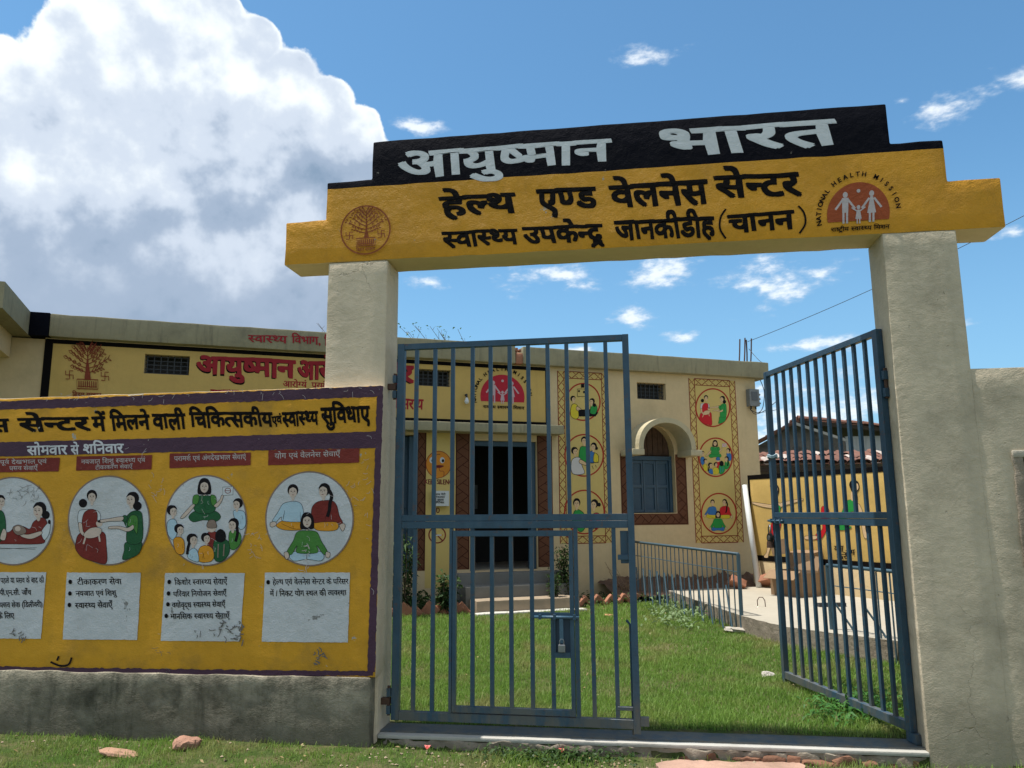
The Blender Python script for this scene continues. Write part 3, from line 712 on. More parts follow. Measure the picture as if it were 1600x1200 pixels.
ART_YOGA = [  # chart: zoomed photograph, centre (776,842) radii (277,297)
    [('blob', O_, [(568, 885), (620, 850), (720, 850), (740, 885), (720, 912), (620, 912)]), ('blob', B_, [(640, 738), (700, 735), (732, 765), (738, 850), (690, 862), (608, 855), (600, 830), (562, 868), (545, 855), (580, 800), (605, 755)]), ('line', K_, [(612, 850), (622, 790)], 2), ('line', K_, [(720, 850), (718, 800)], 2), ('blob', S_, [(535, 865), (562, 860), (570, 880), (545, 895), (530, 885)]), ('line', K_, [(600, 872), (680, 905), (735, 905)], 2)] + head(673, 672, 36, 0),
    [('blob', O_, [(800, 885), (830, 852), (930, 850), (958, 885), (935, 915), (830, 915)]), ('blob', R_, [(790, 780), (830, 735), (910, 728), (945, 755), (962, 820), (984, 866), (966, 878), (938, 862), (860, 862), (800, 862)]), ('blob', S_, [(965, 880), (990, 870), (1000, 890), (985, 920), (968, 900)])] + head(866, 668, 38, -.5, 'short', None, [(900, 665), (915, 700), (905, 745), (900, 790), (888, 830)]),
    [('blob', B_, [(652, 1075), (690, 1045), (760, 1060), (840, 1045), (868, 1075), (845, 1105), (760, 1095), (680, 1106)]), ('blob', L_, [(700, 925), (762, 915), (822, 925), (850, 980), (890, 1050), (865, 1065), (822, 1010), (825, 1055), (700, 1055), (700, 1010), (665, 1065), (635, 1050), (675, 980)]), ('blob', S_, [(618, 1055), (642, 1050), (650, 1080), (630, 1095)]), ('blob', S_, [(880, 1050), (905, 1055), (900, 1085), (880, 1080)]), ('line', K_, [(760, 1062), (758, 1095)], 2)] + head(762, 855, 38, 0, 'long')]
ART_GROUP = [  # centre (130,853) radii (257,285)
    [('blob', G_, [(22, 830), (60, 795), (120, 800), (190, 795), (222, 830), (190, 860), (120, 850), (50, 862)]), ('blob', G_, [(75, 705), (120, 695), (165, 705), (190, 740), (182, 795), (120, 812), (62, 795), (52, 742)]), ('blob', L_, [(52, 700), (85, 695), (80, 745), (48, 750)]), ('blob', L_, [(160, 695), (192, 705), (192, 762), (165, 750)]), ('blob', S_, [(42, 755), (60, 760), (30, 800), (-5, 835), (-28, 840), (-20, 822)]), ('blob', S_, [(180, 760), (200, 770), (225, 740), (240, 700), (228, 695), (215, 725)]), ('poly', W_, [(235, 645), (300, 640), (298, 692), (235, 697)]), ('ring', R_, 267, 667, 20, 18, 4), ('line', R_, [(250, 667), (284, 667)], 4)] + head(120, 640, 37, 0, 'long'),
    [('blob', B_, [(300, 800), (335, 790), (372, 805), (378, 880), (350, 910), (325, 880)])] + head(326, 752, 30, -.8),
    [('blob', L_, [(275, 930), (310, 915), (345, 935), (348, 990), (310, 1035), (278, 1020)])] + head(300, 880, 33, -.7, 'short', None, [(318, 880), (328, 930), (315, 985)]),
    [('blob', R_, [(140, 935), (170, 922), (200, 935), (198, 1020), (165, 1070), (140, 1020)]), ('ell', 'S', 165, 895, 30, 32), ('blob', 'N', [(135, 885), (150, 852), (185, 852), (198, 890), (185, 900), (150, 900)])],
    [('blob', G_, [(180, 985), (225, 970), (272, 985), (275, 1060), (225, 1110), (182, 1090)]), ('line', 'N', [(208, 1000), (205, 1085)], 7), ('line', 'N', [(245, 1000), (240, 1075)], 7)] + hair_only(222, 945, 30),
    [('blob', O_, [(88, 1030), (130, 1008), (172, 1030), (180, 1085), (150, 1112), (85, 1105)]), ('line', K_, [(110, 1050), (120, 1090)], 2)] + head(132, 965, 28, .8),
    [('blob', B_, [(25, 1045), (55, 1025), (80, 1050), (84, 1110), (30, 1095), (15, 1070)])] + head(48, 975, 32, .9, 'short', None, [(30, 985), (18, 1030), (15, 1065)]),
    [('blob', B_, [(-110, 870), (-85, 845), (-55, 855), (-48, 920), (-70, 975), (-105, 940)])] + head(-78, 795, 30, .9),
    [('blob', O_, [(-72, 975), (-40, 955), (-8, 975), (-2, 1040), (-20, 1065), (-55, 1050)])] + head(-34, 910, 28, .9)]
ART_BABY = [  # centre (683,853) radii (257,280)
    [('blob', R_, [(475, 1000), (500, 935), (590, 925), (655, 930), (668, 1010), (668, 1118), (600, 1112), (520, 1085), (480, 1040)]), ('blob', W_, [(495, 800), (530, 785), (600, 788), (628, 810), (630, 850), (600, 862), (520, 870), (492, 870)]), ('blob', R_, [(530, 805), (575, 782), (608, 800), (612, 850), (600, 935), (525, 940), (515, 870)]), ('blob', S_, [(494, 870), (515, 872), (525, 925), (560, 945), (545, 962), (505, 930)]), ('blob', S_, [(525, 945), (560, 905), (610, 895), (640, 912), (620, 950), (560, 965)]), ('line', S_, [(540, 950), (525, 1000)], 10), ('line', S_, [(620, 930), (628, 985)], 9), ('ell', S_, 624, 872, 20, 20), ('ell', K_, 628, 858, 16, 9)] + head(578, 705, 34, 0, 'short', (522, 745, 26)),
    [('blob', G_, [(790, 990), (885, 985), (882, 1040), (850, 1075), (772, 1098), (780, 1040)]), ('blob', G_, [(780, 855), (822, 800), (878, 795), (895, 845), (888, 985), (800, 992), (795, 905)]), ('blob', L_, [(815, 830), (840, 818), (865, 840), (860, 935), (838, 905), (800, 880)]), ('blob', G_, [(775, 822), (800, 828), (790, 862), (765, 852)]), ('blob', S_, [(770, 828), (765, 855), (690, 858), (640, 865), (632, 850), (690, 840)]), ('blob', S_, [(835, 880), (838, 905), (800, 922), (740, 905), (685, 905), (690, 890), (750, 888), (800, 898)])] + head(828, 722, 38, -.9, 'short', (862, 762, 27))]
ART_BED = [  # centre (85,857) radii (257,277)
    [('blob', R_, [(-150, 1000), (-60, 985), (-30, 930), (60, 925), (100, 885), (150, 890), (190, 905), (215, 860), (270, 835), (298, 870), (285, 960), (262, 998), (60, 1000)]), ('blob', W_, [(262, 925), (300, 870), (318, 860), (312, 930), (282, 975)]), ('blob', S_, [(258, 920), (262, 940), (200, 968), (140, 955), (130, 935), (180, 940)]), ('blob', 'N', [(85, 895), (120, 880), (160, 900), (165, 930), (120, 945), (90, 925)]), ('ell', S_, 115, 905, 18, 16), ('line', K_, [(-100, 1022), (225, 1032)], 2), ('line', K_, [(-100, 1035), (235, 1022)], 1.5), ('ell', K_, 312, 862, 9, 14)] + head(247, 790, 42, -.7, 'short', (290, 818, 25)),
    [('blob', G_, [(-40, 800), (10, 790), (35, 830), (38, 925), (0, 990), (-60, 980)]), ('blob', S_, [(25, 905), (45, 925), (35, 975), (5, 965)])] + head(5, 735, 34, .7, 'short')]
ART_DESK = [
    [('blob', 'Y', [(-.75, .75), (-.72, .25), (-.55, .1), (-.35, .2), (-.3, .45), (-.28, .85), (-.5, .95)]), ('blob', S_, [(-.35, .25), (.05, .55), (.0, .65), (-.4, .45)])] + head(-.6, -.15, .15, .8),
    [('poly', K_, [(-.28, .45), (.45, .42), (.9, .6), (.75, .8), (-.25, .8)])],
    [('blob', G_, [(.42, .5), (.5, .2), (.75, .15), (.85, .4), (.72, .68), (.45, .65)])] + head(.52, -.0, .16, -.8, 'short', (.68, .18, .10)),
    [('line', K_, [(-.35, -.72), (.12, -.72), (.12, -.3), (-.35, -.3)], .03, 1), ('ell', K_, -.25, -.6, .06, .06), ('ell', K_, .05, -.55, .06, .07), ('poly', K_, [(-.12, -1.), (.05, -1.), (.05, -.8), (-.12, -.8)])]]
ART_THREE = [
    [('blob', G_, [(-.25, .3), (-.22, -.35), (.0, -.45), (.18, -.3), (.2, .3)])] + head(0, -.72, .17, 0),
    [('blob', W_, [(-.62, .9), (-.68, .3), (-.45, .1), (-.2, .15), (-.12, .5), (-.0, .9)]), ('blob', S_, [(-.2, .2), (.15, .4), (.1, .5), (-.25, .38)])] + head(-.5, -.2, .17, .8),
    [('blob', 'C', [(.25, .35), (.25, -.1), (.5, -.2), (.62, .3)]), ('blob', 'Y', [(.5, .3), (.55, -.1), (.75, .0), (.75, .32)])] + head(.5, -.42, .17, -.5, 'short', (.66, -.35, .08)),
    [('line', K_, [(.1, .38), (.8, .35)], .02), ('line', K_, [(.42, .5), (.5, .68)], .02), ('line', K_, [(.6, .48), (.66, .6)], .02)]]
ART_TWO = [
    [('blob', G_, [(-.6, .5), (-.55, .02), (-.35, -.12), (-.1, .0), (.0, .15), (.1, .6), (-.2, .95)])] + head(-.4, -.4, .2, 0),
    [('blob', 'Z', [(.25, .4), (.45, .1), (.7, .05), (.85, .3), (.6, .8)]), ('blob', 'C', [(.3, .6), (.5, .3), (.62, .5), (.4, .85)])] + head(.5, -.35, .2, -.6, 'short', (.76, -.35, .09))]
PAL_BOARD = dict(K=ink, G=green, R=maroon, W=white_art, S=skin, L=lgreen, B=lblue, O=orange, N=ring_grey, Y=orange, C=lblue, Z=maroon)
PAL_FAC = dict(K=ink, G=bgreen, R=bred, W=paint('mural white', (.55, .52, .5), .6, .05), S=paint('mural skin', (.62, .43, .24), .6, .05), L=bgreen, B=bblue, O=byel, N=bblue, Y=byel, C=bblue, Z=bred)
def draw_people(parent, plane, art, pal, chart, ol, unit, **k):
    kc = 0
    for fig in art:
        m = MK(plane, chart=chart, **k); m.step = .00003; m.k = kc
        for it in fig:
            kind, c = it[0], pal[it[1]]
            if kind == 'blob':
                m.blob(c, it[2], ink if it[1] not in 'K' else None, ol)
                if ol > 2.5 and it[1] in 'GRBLO' and len(it[2]) > 4:      # a few brushed fold lines
                    mx = sum(q[0] for q in it[2])/len(it[2]); my = sum(q[1] for q in it[2])/len(it[2]); hh = max(q[1] for q in it[2])-min(q[1] for q in it[2])
                    for k_ in range(3):
                        ox = random.uniform(-.25, .25)*hh; oy = random.uniform(-.2, .1)*hh; m.line(ink if k_ else white_art, [(mx+ox, my+oy), (mx+ox+random.uniform(-5, 5), my+oy+hh*.1), (mx+ox*1.2, my+oy+hh*.2)], 1.3, smooth=True)
            elif kind == 'poly': m.poly(c, it[2]); m.line(ink, it[2], ol, closed=True)
            elif kind == 'ell': m.ell(c, it[2], it[3], it[4], it[5], 16)
            elif kind == 'ring': m.ring(c, *it[2:])
            elif kind == 'line': m.line(c, it[2], it[3], smooth=len(it[2]) > 2 and len(it) < 5, closed=len(it) > 4)
        kc = m.k+1
        m.build('painted_figure', parent)
RD = [(85, 857, 257, 277, 'z3', ART_BED, 'picture of a nurse beside a mother lying in red with a baby'), (683, 853, 257, 281, 'z3', ART_BABY, 'picture of two women, one holding a baby'),
      (130, 853, 257, 285, 'z4', ART_GROUP, 'picture of a woman in green holding a sign above a group'), (776, 842, 277, 297, 'z4', ART_YOGA, 'picture of three people sitting cross-legged')]
CH = {'z3': lambda x, y: (x*.25, 600+y*.25), 'z4': lambda x, y: (290+x*.25, 600+y*.25)}
for cx, cy, rx, ry, zc, art, lb in RD:
    m = MK(PB, chart=CH[zc], lift=.0045); m.ell(ring_grey, cx, cy, rx, ry, 56); m.ell(white_board, cx, cy, rx-9, ry-9, 56); o = m.build('roundel', board); o['label'] = lb
    draw_people(o, PB, art, PAL_BOARD, CH[zc], 2.6, 1, lift=.0060)
BX = [([(-40, 894), (73, 894), (64.6, 998), (-50, 997)], [('पहले या प्रसव के बाद की', 2, 911, 70, 910.5, 8, 8), ('पी.एन.सी. जाँच', 1, 930, 50, 929, 7.5, 7.5), ('प्रसव सेवा (डिलीवरी)', 1, 949, 68, 948, 7.5, 7.5), ('के लिए', -2, 966, 24, 965.5, 7.5, 7.5)], []),
      ([(105, 894.6), (220.5, 895), (215, 999.5), (98.6, 999)], [('टीकाकरण सेवा', 122, 913.5, 191, 912.5, 8, 8), ('नवजात एवं शिशु', 120, 931, 183, 930, 7.5, 7.5), ('स्वास्थ्य सेवाएँ', 119, 950, 177, 949, 8, 8)], [(111, 909), (110.5, 927), (109.7, 945)]),
      ([(258.5, 895), (383, 895.4), (375.5, 1002), (251.7, 1001)], [('किशोर स्वास्थ्य सेवाएँ', 274, 914, 356, 912.5, 8, 8), ('परिवार नियोजन सेवाएँ', 272, 932, 355, 930.5, 7.5, 7.5), ('वयोवृद्ध स्वास्थ्य सेवाएँ', 270, 949.5, 353, 948, 8, 8), ('मानसिक स्वास्थ्य सेवाएँ', 268, 967, 360, 966, 8, 8)], [(265.6, 909), (264.5, 927), (263.7, 944), (261, 962)]),
      ([(414.7, 894.6), (547, 894.6), (544, 1003.6), (409.5, 1002.5)], [('हेल्थ एवं वेलनेस सेन्टर के परिसर', 427, 913.5, 545, 912.5, 8, 8), ('में / निकट योग स्थल की व्यवस्था', 423, 931.5, 542, 930, 8, 8)], [(419.8, 909.6)])]
for quad, tx, bl in BX:
    m = MK(PB, lift=.0045); m.poly(white_board, quad, jag=.35); o = m.build('notice_panel', board)
    m = MK(PB, lift=.0058)
    for t_ in tx: m.text(black_board, *t_, bold=.018, shear=-.14)
    for x, y in bl: m.ell(black_board, x, y, 2.9, 3.6, 10)
    m.build('black_lettering', o)
# scratches, scribbles and scuffs
m = MK(PB, lift=.0072)
def scratches(m, mat, cx, cy, w, h, n, lw=.5):
    for _ in range(n):
        x = cx+random.uniform(-w, w); y = cy+random.uniform(-h, h); a = random.uniform(0, pi); L = random.uniform(3, 11)
        m.line(mat, [(x, y), (x+L*.5*cos(a)+random.uniform(-2, 2), y+L*.5*sin(a)), (x+L*cos(a+.3), y+L*sin(a+.3))], lw, smooth=True)
for a_ in [(245, 755, 12, 22, 12), (400, 850, 10, 22, 16), (556, 770, 26, 20, 12), (575, 800, 8, 120, 12), (160, 620, 140, 6, 16), (470, 612, 120, 6, 14), (480, 868, 4, 26, 16, .8), (180, 700, 60, 8, 6), (300, 880, 40, 6, 5), (340, 790, 30, 20, 6), (50, 800, 25, 50, 12, .4), (170, 830, 40, 45, 14, .4), (325, 820, 40, 50, 14, .4), (485, 800, 50, 55, 18, .4), (300, 950, 180, 40, 16, .4)]:
    scratches(m, pale_fig, *a_)
m.build('scratches', board)
m = MK(PB, lift=.0072)
m.line(ink, [(80, 1034), (95, 1040), (108, 1038), (113, 1027)], 3, smooth=True); m.line(ink, [(90, 1032), (93, 1025)], 3)
for a_ in [(40, 770, 22, 14, 26), (255, 1035, 12, 24, 10), (375, 985, 8, 16, 14, 1.6), (350, 975, 6, 14, 10, 1.6), (30, 990, 14, 10, 10, 1.4), (500, 1025, 9, 14, 12, 1.6), (330, 990, 40, 8, 8, 1.2)]:
    scratches(m, paint('grey scuff', (.13, .125, .12), .8, .2), *a_)
m.build('scuff_marks', board)

# ------------------------------------------------------------------ clinic building
CB = thing('clinic_building', 'yellow and cream single-storey health clinic with painted round pictures', 'building', (PF.p0[0], PF.p0[1], 0))
FM = PF.M
def fbox(name, mat, s0, s1, n0, n1, z0, z1, parent=CB, rough=False, **k):
    if rough: return rough_box(name, mat, (s0, n0, z0), (s1, n1, z1), M=FM, parent=parent, **k)
    q = MB(); q.box((s0, n0, z0), (s1, n1, z1), M=FM); return q.build(name, mat, parent)
SL, SR = -6.72, 4.72
holes = [(-5.47, -4.88, 3.49, 3.77), (-1.56, -1.02, 3.50, 3.77), (2.30, 2.86, 3.45, 3.74), (-.69, .43, .63, 2.66), (-2.95, -1.56, .63, 2.72), (2.12, 2.98, 1.50, 3.02)]
sx = sorted({SL, SR} | {h[0] for h in holes} | {h[1] for h in holes}); sz_ = sorted({-.3, 3.92} | {h[2] for h in holes} | {h[3] for h in holes})
vi = {}; V = []; Fc = []
def vid(a, n, z):
    k = (round(a, 4), n, round(z, 4))
    if k not in vi: vi[k] = len(V); V.append(tuple(FM @ Vector((a, n, z))))
    return vi[k]
solid = lambda i, j: 0 <= i < len(sx)-1 and 0 <= j < len(sz_)-1 and not any(h[0]-.001 <= sx[i] and sx[i+1] <= h[1]+.001 and h[2]-.001 <= sz_[j] and sz_[j+1] <= h[3]+.001 for h in holes)
for i in range(len(sx)-1):
    for j in range(len(sz_)-1):
        if not solid(i, j): continue
        a, b, c_, d_ = sx[i], sx[i+1], sz_[j], sz_[j+1]
        for n in (0., -.25): Fc.append((vid(a, n, c_), vid(b, n, c_), vid(b, n, d_), vid(a, n, d_)))
        if not solid(i-1, j): Fc.append((vid(a, 0., c_), vid(a, -.25, c_), vid(a, -.25, d_), vid(a, 0., d_)))
        if not solid(i+1, j): Fc.append((vid(b, 0., c_), vid(b, -.25, c_), vid(b, -.25, d_), vid(b, 0., d_)))
        if not solid(i, j-1): Fc.append((vid(a, 0., c_), vid(b, 0., c_), vid(b, -.25, c_), vid(a, -.25, c_)))
        if not solid(i, j+1): Fc.append((vid(a, 0., d_), vid(b, 0., d_), vid(b, -.25, d_), vid(a, -.25, d_)))
q = MB(); q.add(V, Fc); wall = q.build('wall', fac_cream, CB)
fbox('side_wall', fac_cream, SR-.25, SR, -7, -.2505, -.3, 3.92); fbox('side_wall', fac_cream, -9.5, -9.25, -7, -.2505, -.3, 3.92)
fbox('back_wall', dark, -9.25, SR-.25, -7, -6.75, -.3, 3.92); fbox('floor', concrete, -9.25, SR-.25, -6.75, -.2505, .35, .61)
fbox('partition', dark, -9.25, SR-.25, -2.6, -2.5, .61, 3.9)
fbox('wing_wall', fac_cream, -9.25, SL-.0005, -.25, -.01, -.3, 3.9)
# roof slab with a chipped notch
fbox('roof_slab', slab_grey, -6.66, .04, -7, .12, 3.9205, 4.235, rough=True, seg=.25, jit=.008, bev=.02)
fbox('roof_slab', slab_grey, .17, 4.95, -7, .12, 3.9205, 4.215, rough=True, seg=.25, jit=.008, bev=.02)
fbox('roof_slab', brick_mat, .0405, .1695, -7, .10, 3.9205, 4.10, rough=True, seg=.06, jit=.02, bev=.02)
fbox('slab_joint', black, -6.90, -6.665, -7, .135, 3.9205, 4.24)
for i in range(3): fbox('brick', brick_mat, .0+i*.055, .045+i*.055, .0, .08, 4.11+.01*i, 4.17+.02*(i % 2), rough=True, seg=.03, jit=.012, bev=.01)
fbox('roof_slab', slab_grey, -11, -6.9005, -7, .129, 3.9205, 4.238)
# porch slab running towards the camera at the left
cp = hitZ(8.75, 440, 4.24) - PF.p0; cs, cn = float(np.dot(cp, PF.t)), float(np.dot(cp, PF.n))
ang_ = 0
def shear_pts(s0, s1, n0, n1, z0, z1, k): return [FM @ Vector((s + (k*(n) if s > -9 else 0), n, z)) for z in (z0, z1) for s, n in ((s0, n0), (s1, n0), (s1, n1), (s0, n1))]
kk = (cs+6.90)/cn
q = MB(); q.add(shear_pts(-11, -6.905, .13, cn, 3.9205, 4.24, kk), [(0, 3, 2, 1), (4, 5, 6, 7), (0, 1, 5, 4), (1, 2, 6, 5), (2, 3, 7, 6), (3, 0, 4, 7)]); q.build('porch_slab', slab_grey, CB)
q = MB(); q.add(shear_pts(-11, -7.12, .005, cn-.25, 3.62, 3.92, kk), [(0, 3, 2, 1), (4, 5, 6, 7), (0, 1, 5, 4), (1, 2, 6, 5), (2, 3, 7, 6), (3, 0, 4, 7)]); q.build('porch_beam', cream_under, CB)

# ledge over the doors
fbox('door_ledge', slab_grey, -3.3, .80, .0005, .30, 2.765, 2.905, rough=True, seg=.2, jit=.006, bev=.012)
# black border and yellow field of the painted fascia
def fpoly(name, mat, pts, lift=.003, out=0., parent=wall, jag=0.):
    m = Mark(PF, lift=lift, out=out); m.poly(mat, pts, jag=jag); return m.build(name, parent)
class LMark(Mark):      # chart = metres on the plane itself
    def put(s, pts, faces, mat, raw=False):
        s.k += 1; L = s.lift+s.k*s.step
        s.mb.add([s.pl.w(a, z, s.out+L) for a, z in (pts if raw else [s.ch(x, y) for x, y in pts])], faces, s.mi(mat))
def cells(m, mat, s0, s1, z0, z1):
    """rectangle minus the wall openings"""
    xs = sorted({s0, s1} | {v for h in holes for v in h[:2] if s0 < v < s1}); zs = sorted({z0, z1} | {v for h in holes for v in h[2:] if z0 < v < z1})
    for i in range(len(xs)-1):
        for j in range(len(zs)-1):
            cx, cz = (xs[i]+xs[i+1])/2, (zs[j]+zs[j+1])/2
            if any(h[0] < cx < h[1] and h[2] < cz < h[3] for h in holes): continue
            k = m.k; m.put([(xs[i], zs[j]), (xs[i+1], zs[j]), (xs[i+1], zs[j+1]), (xs[i], zs[j+1])], [(0, 1, 2, 3)], mat); m.k = k
m = LMark(PF, lift=.002); cells(m, fac_yellow, -6.70, .60, 2.98, 3.90); field = m.build('painted_field', wall)
m = LMark(PF, lift=.0035); cells(m, black_let, -6.71, .66, 3.845, 3.905); m.build('painted_border', wall)
m = LMark(PF, lift=.0036); cells(m, black_let, -6.715, .66, 2.925, 2.985); m.build('painted_border', wall)
m = LMark(PF, lift=.0045); cells(m, black_let, .595, .665, 2.93, 3.90); m.build('painted_border', wall)
m = LMark(PF, lift=.0045); cells(m, black_let, -6.72, -6.62, .3, 3.90); m.build('painted_border', wall)
# lettering on the clinic
for t_ in [('स्वास्थ्य', 388, 534, 448, 536, 10.5, 11), ('विभाग,', 456, 536, 501, 539, 11, 12), ('बिहार', 507, 539.5, 545, 542, 12, 12)]:
    m = Mark(PF, lift=.012, out=.12); m.text(red_let, *t_, bold=.03); m.build('red_lettering', CB)
for t_ in [('आयुष्मान', 308, 583.5, 460, 589, 27, 25.5), ('आरोग्य', 466, 589.5, 552, 593, 25.5, 25), ('मंदिर', 562, 594, 645, 598, 25, 25)]:
    m = Mark(PF, lift=.004); tt = (t_[0], t_[1]-1+2.0, t_[2]+0, t_[3]-1+2.0-0, t_[4], t_[5])
    m.text(black_let, t_[0], t_[1]+1.2, t_[2]+1.2-1.2+.0, t_[3], t_[4], t_[5], t_[6] if len(t_) > 6 else t_[5], bold=.06) if False else m.text(black_let, t_[0], t_[1]-1.4, t_[2]+1.4, t_[3]-1.4, t_[4]+1.4, t_[5], t_[6] if len(t_) > 6 else t_[5], bold=.036)
    m.k += 6; m.text(red_let, t_[0], t_[1], t_[2], t_[3], t_[4], t_[5], t_[6] if len(t_) > 6 else t_[5], bold=.036); m.build('red_lettering', wall)
for t_ in [('आरोग्यं', 442, 604.5, 479, 606, 9, 9), ('परमं', 487, 606.5, 508, 607.5, 9, 9), ('स्वास्थ्य', 329, 622, 372, 623, 13, 13), ('लखीसराय', 596, 636.5, 661, 640, 15, 15)]:
    m = Mark(PF, lift=.004); m.text(red_let, *t_, bold=.03); m.build('red_lettering', wall)
# state emblem
z7 = lambda x, y: (x*.21875, 420+y*.21875)
m = tree_emblem(wall, PF, chart_at(137, 576, 39, 43, 0, 1.5), rust_line, True, .035, lift=.004); m.poly(rust_line, [(-.12, .4), (-.03, -.3), (.03, -.3), (.14, .4)])
m.text(rust_line, 'बिहार सरकार', -.60, 1.05, .55, 1.05, .16, .16, bold=.02); m.build('painted_emblem', wall)
nhm(wall, PF, 785, 620, 34.5, paint('crimson dome paint', (.42, .012, .03), .55, .08), paint('pale dome figure', (.50, .36, .38), .6, .05), black_let, 1.2, lift=.004)

# ---- grilles of the vents, each bar its own part
for h in holes[:3]:
    fr = thing('x', None, None, (0, 0, 0)) if False else None
    q = MB(); q.box((h[0], -.12, h[2]), (h[1], -.11, h[3]), M=FM)
    for k in range(5):
        z = h[2]+.02+(h[3]-h[2]-.04)*k/4; fbox('grille_bar', grille_m, h[0]+.001, h[1]-.001, -.10, -.088, z-.006, z+.006)
    for k in range(7):
        s_ = h[0]+.03+(h[1]-h[0]-.06)*k/6; fbox('grille_bar', grille_m, s_-.006, s_+.006, -.086, -.074, h[2]+.001, h[3]-.001)
    fbox('vent_shade', dark, h[0]-.05, h[1]+.05, -.28, -.27, h[2]-.05, h[3]+.05)  # dark sheet painted as the shade behind each vent
# ---- zigzag bands
def zigzag(m, s0, z0, s1, z1, w, step, lw, vertical):
    """double-line band with triangles and small arcs between"""
    if vertical:
        m.line(rust_line, [(s0, z0), (s0, z1)], lw); m.line(rust_line, [(s0+w, z0), (s0+w, z1)], lw); m.k -= 1; n = int(round((z1-z0)/step)); st = (z1-z0)/n
        for i in range(n):
            z = z0+i*st; a, b = (s0, s0+w) if i % 2 else (s0+w, s0)
            m.line(rust_line, [(a, z), (b, z+st)], lw); m.line(rust_line, [(b, z+st*.15), (b+(a-b)*.35, z+st*.5)], lw*.7); m.line(rust_line, [(a+(b-a)*.35, z+st*.55), (a, z+st*.95)], lw*.7); m.k -= 3
    else:
        m.line(rust_line, [(s0, z0), (s1, z0)], lw); m.line(rust_line, [(s0, z0+w), (s1, z0+w)], lw); m.k -= 1; n = int(round((s1-s0)/step)); st = (s1-s0)/n
        for i in range(n):
            s_ = s0+i*st; a, b = (z0, z0+w) if i % 2 else (z0+w, z0)
            m.line(rust_line, [(s_, a), (s_+st, b)], lw); m.line(rust_line, [(s_+st*.15, b), (s_+st*.5, b+(a-b)*.35)], lw*.7); m.line(rust_line, [(s_+st*.55, a+(b-a)*.35), (s_+st*.95, a)], lw*.7); m.k -= 3
def mural_strip(s0, s1, z0, z1, items):
    m = LMark(PF, lift=.002); m.poly(fac_band, [(s0, z0), (s1, z0), (s1, z1), (s0, z1)]); st = m.build('mural_strip', wall)
    m = LMark(PF, lift=.003); w = .115
    zigzag(m, s0, z0, 0, z1, w, .135, .014, True); zigzag(m, s1-w, z0, 0, z1, w, .135, .014, True); zigzag(m, s0+w, z0, s1-w, 0, w, .135, .014, False); zigzag(m, s0+w, z1-w, s1-w, 0, w, .135, .014, False)
    m.build('zigzag_border', st)
    for (cx, cy, rx, ry, art, acx, acy, arx, ary, lb) in items:
        m = Mark(PF, lift=.0045); m.ring(paint('red ring paint', (.34, .022, .012), .6, .1), cx, cy, rx, ry, 2.1); o = m.build('roundel', wall); o['label'] = lb
        ch = (lambda x, y, cx=cx, cy=cy, rx=rx, ry=ry, acx=acx, acy=acy, arx=arx, ary=ary: (cx+(x-acx)/arx*rx*.94, cy+(y-acy)/ary*ry*.94))
        draw_people(o, PF, art, PAL_FAC, ch, (2.4 if arx > 2 else .025), 1, lift=.0055)
mural_strip(.82, 1.74, 1.02, 3.86, [(911, 628, 27.5, 29.8, ART_DESK, 0, 0, 1, 1, 'picture of a consultation at a desk'), (912.5, 711.5, 31, 33.5, ART_THREE, 0, 0, 1, 1, 'picture of three people at a table'), (913, 800, 32, 35, ART_TWO, 0, 0, 1, 1, 'picture of a man and a woman talking')])
BABY2 = [[it for it in f] for f in ART_BABY]
mural_strip(3.33, 4.285, .985, 3.86, [(1113.5, 637, 27.5, 30.5, BABY2, 683, 853, 257, 281, 'picture of two women with a baby'), (1118, 714.5, 27, 31, ART_GROUP, 130, 853, 257, 285, 'picture of a teacher in green above listeners'), (1123, 802.5, 28.3, 32.5, ART_YOGA, 776, 842, 277, 297, 'picture of three people sitting cross-legged')])
# ---- door zone
for s0, s1 in ((-1.545, -1.40), (-.93, -.70), (.435, .70)):
    m = LMark(PF, lift=.002); m.poly(brown_band, [(s0, .66), (s1, .66), (s1, 2.76), (s0, 2.76)]); o = m.build('pattern_band', wall)
    m = LMark(PF, lift=.003); lw = .010
    w = s1-s0; n = 15; st = 2.1/n
    dk = paint('pattern dark line', (.035, .012, .008), .7, .1)
    for e_ in (s0+.015, s1-.015): m.line(dk, [(e_, .66), (e_, 2.76)], lw)
    for i in range(n):
        z = .66+i*st; a, b = (s0+.02, s1-.02) if i % 2 else (s1-.02, s0+.02)
        m.line(dk, [(a, z), (b, z+st)], lw); m.line(dk, [(b, z+st*.1), ((a+b)/2, z+st*.45)], lw*.8); m.k -= 2
    m.build('pattern_lines', o)
m = LMark(PF, lift=.002); m.poly(fac_band, [(-1.40, .40), (-.93, .40), (-.93, 2.76), (-1.40, 2.76)]); m.build('painted_field', wall)
z3b = lambda x, y: (600+x*.2166, 700+y*.2166)
m = Mark(PF, chart=z3b, lift=.004)
m.ell(orange_face, 393, 118, 93, 98, 36); m.ring(rust_line, 393, 118, 93, 98, 5, 40)
for ex in (345, 420): m.ell(white_art, ex, 88, 17, 22); m.ell(ink, ex+5, 92, 9, 12)
m.line(ink, [(375, 50), (405, 45)], 4); m.blob(maroon, [(350, 135), (390, 122), (432, 130), (395, 146)]); m.line(ink, [(350, 135), (432, 130)], 3)
m.blob(orange_face, [(375, 215), (378, 150), (396, 145), (402, 165), (430, 170), (428, 205), (400, 215)], rust_line, 4); m.build('painted_face', wall)
m = Mark(PF, lift=.004)
m.text(paint('maroon stencil', (.13, .015, .015), .6, .1), 'KEEP SILENCE', 663.5, 756.3, 711, 757, 6.8, 6.8, bold=.05); m.build('maroon_lettering', wall)
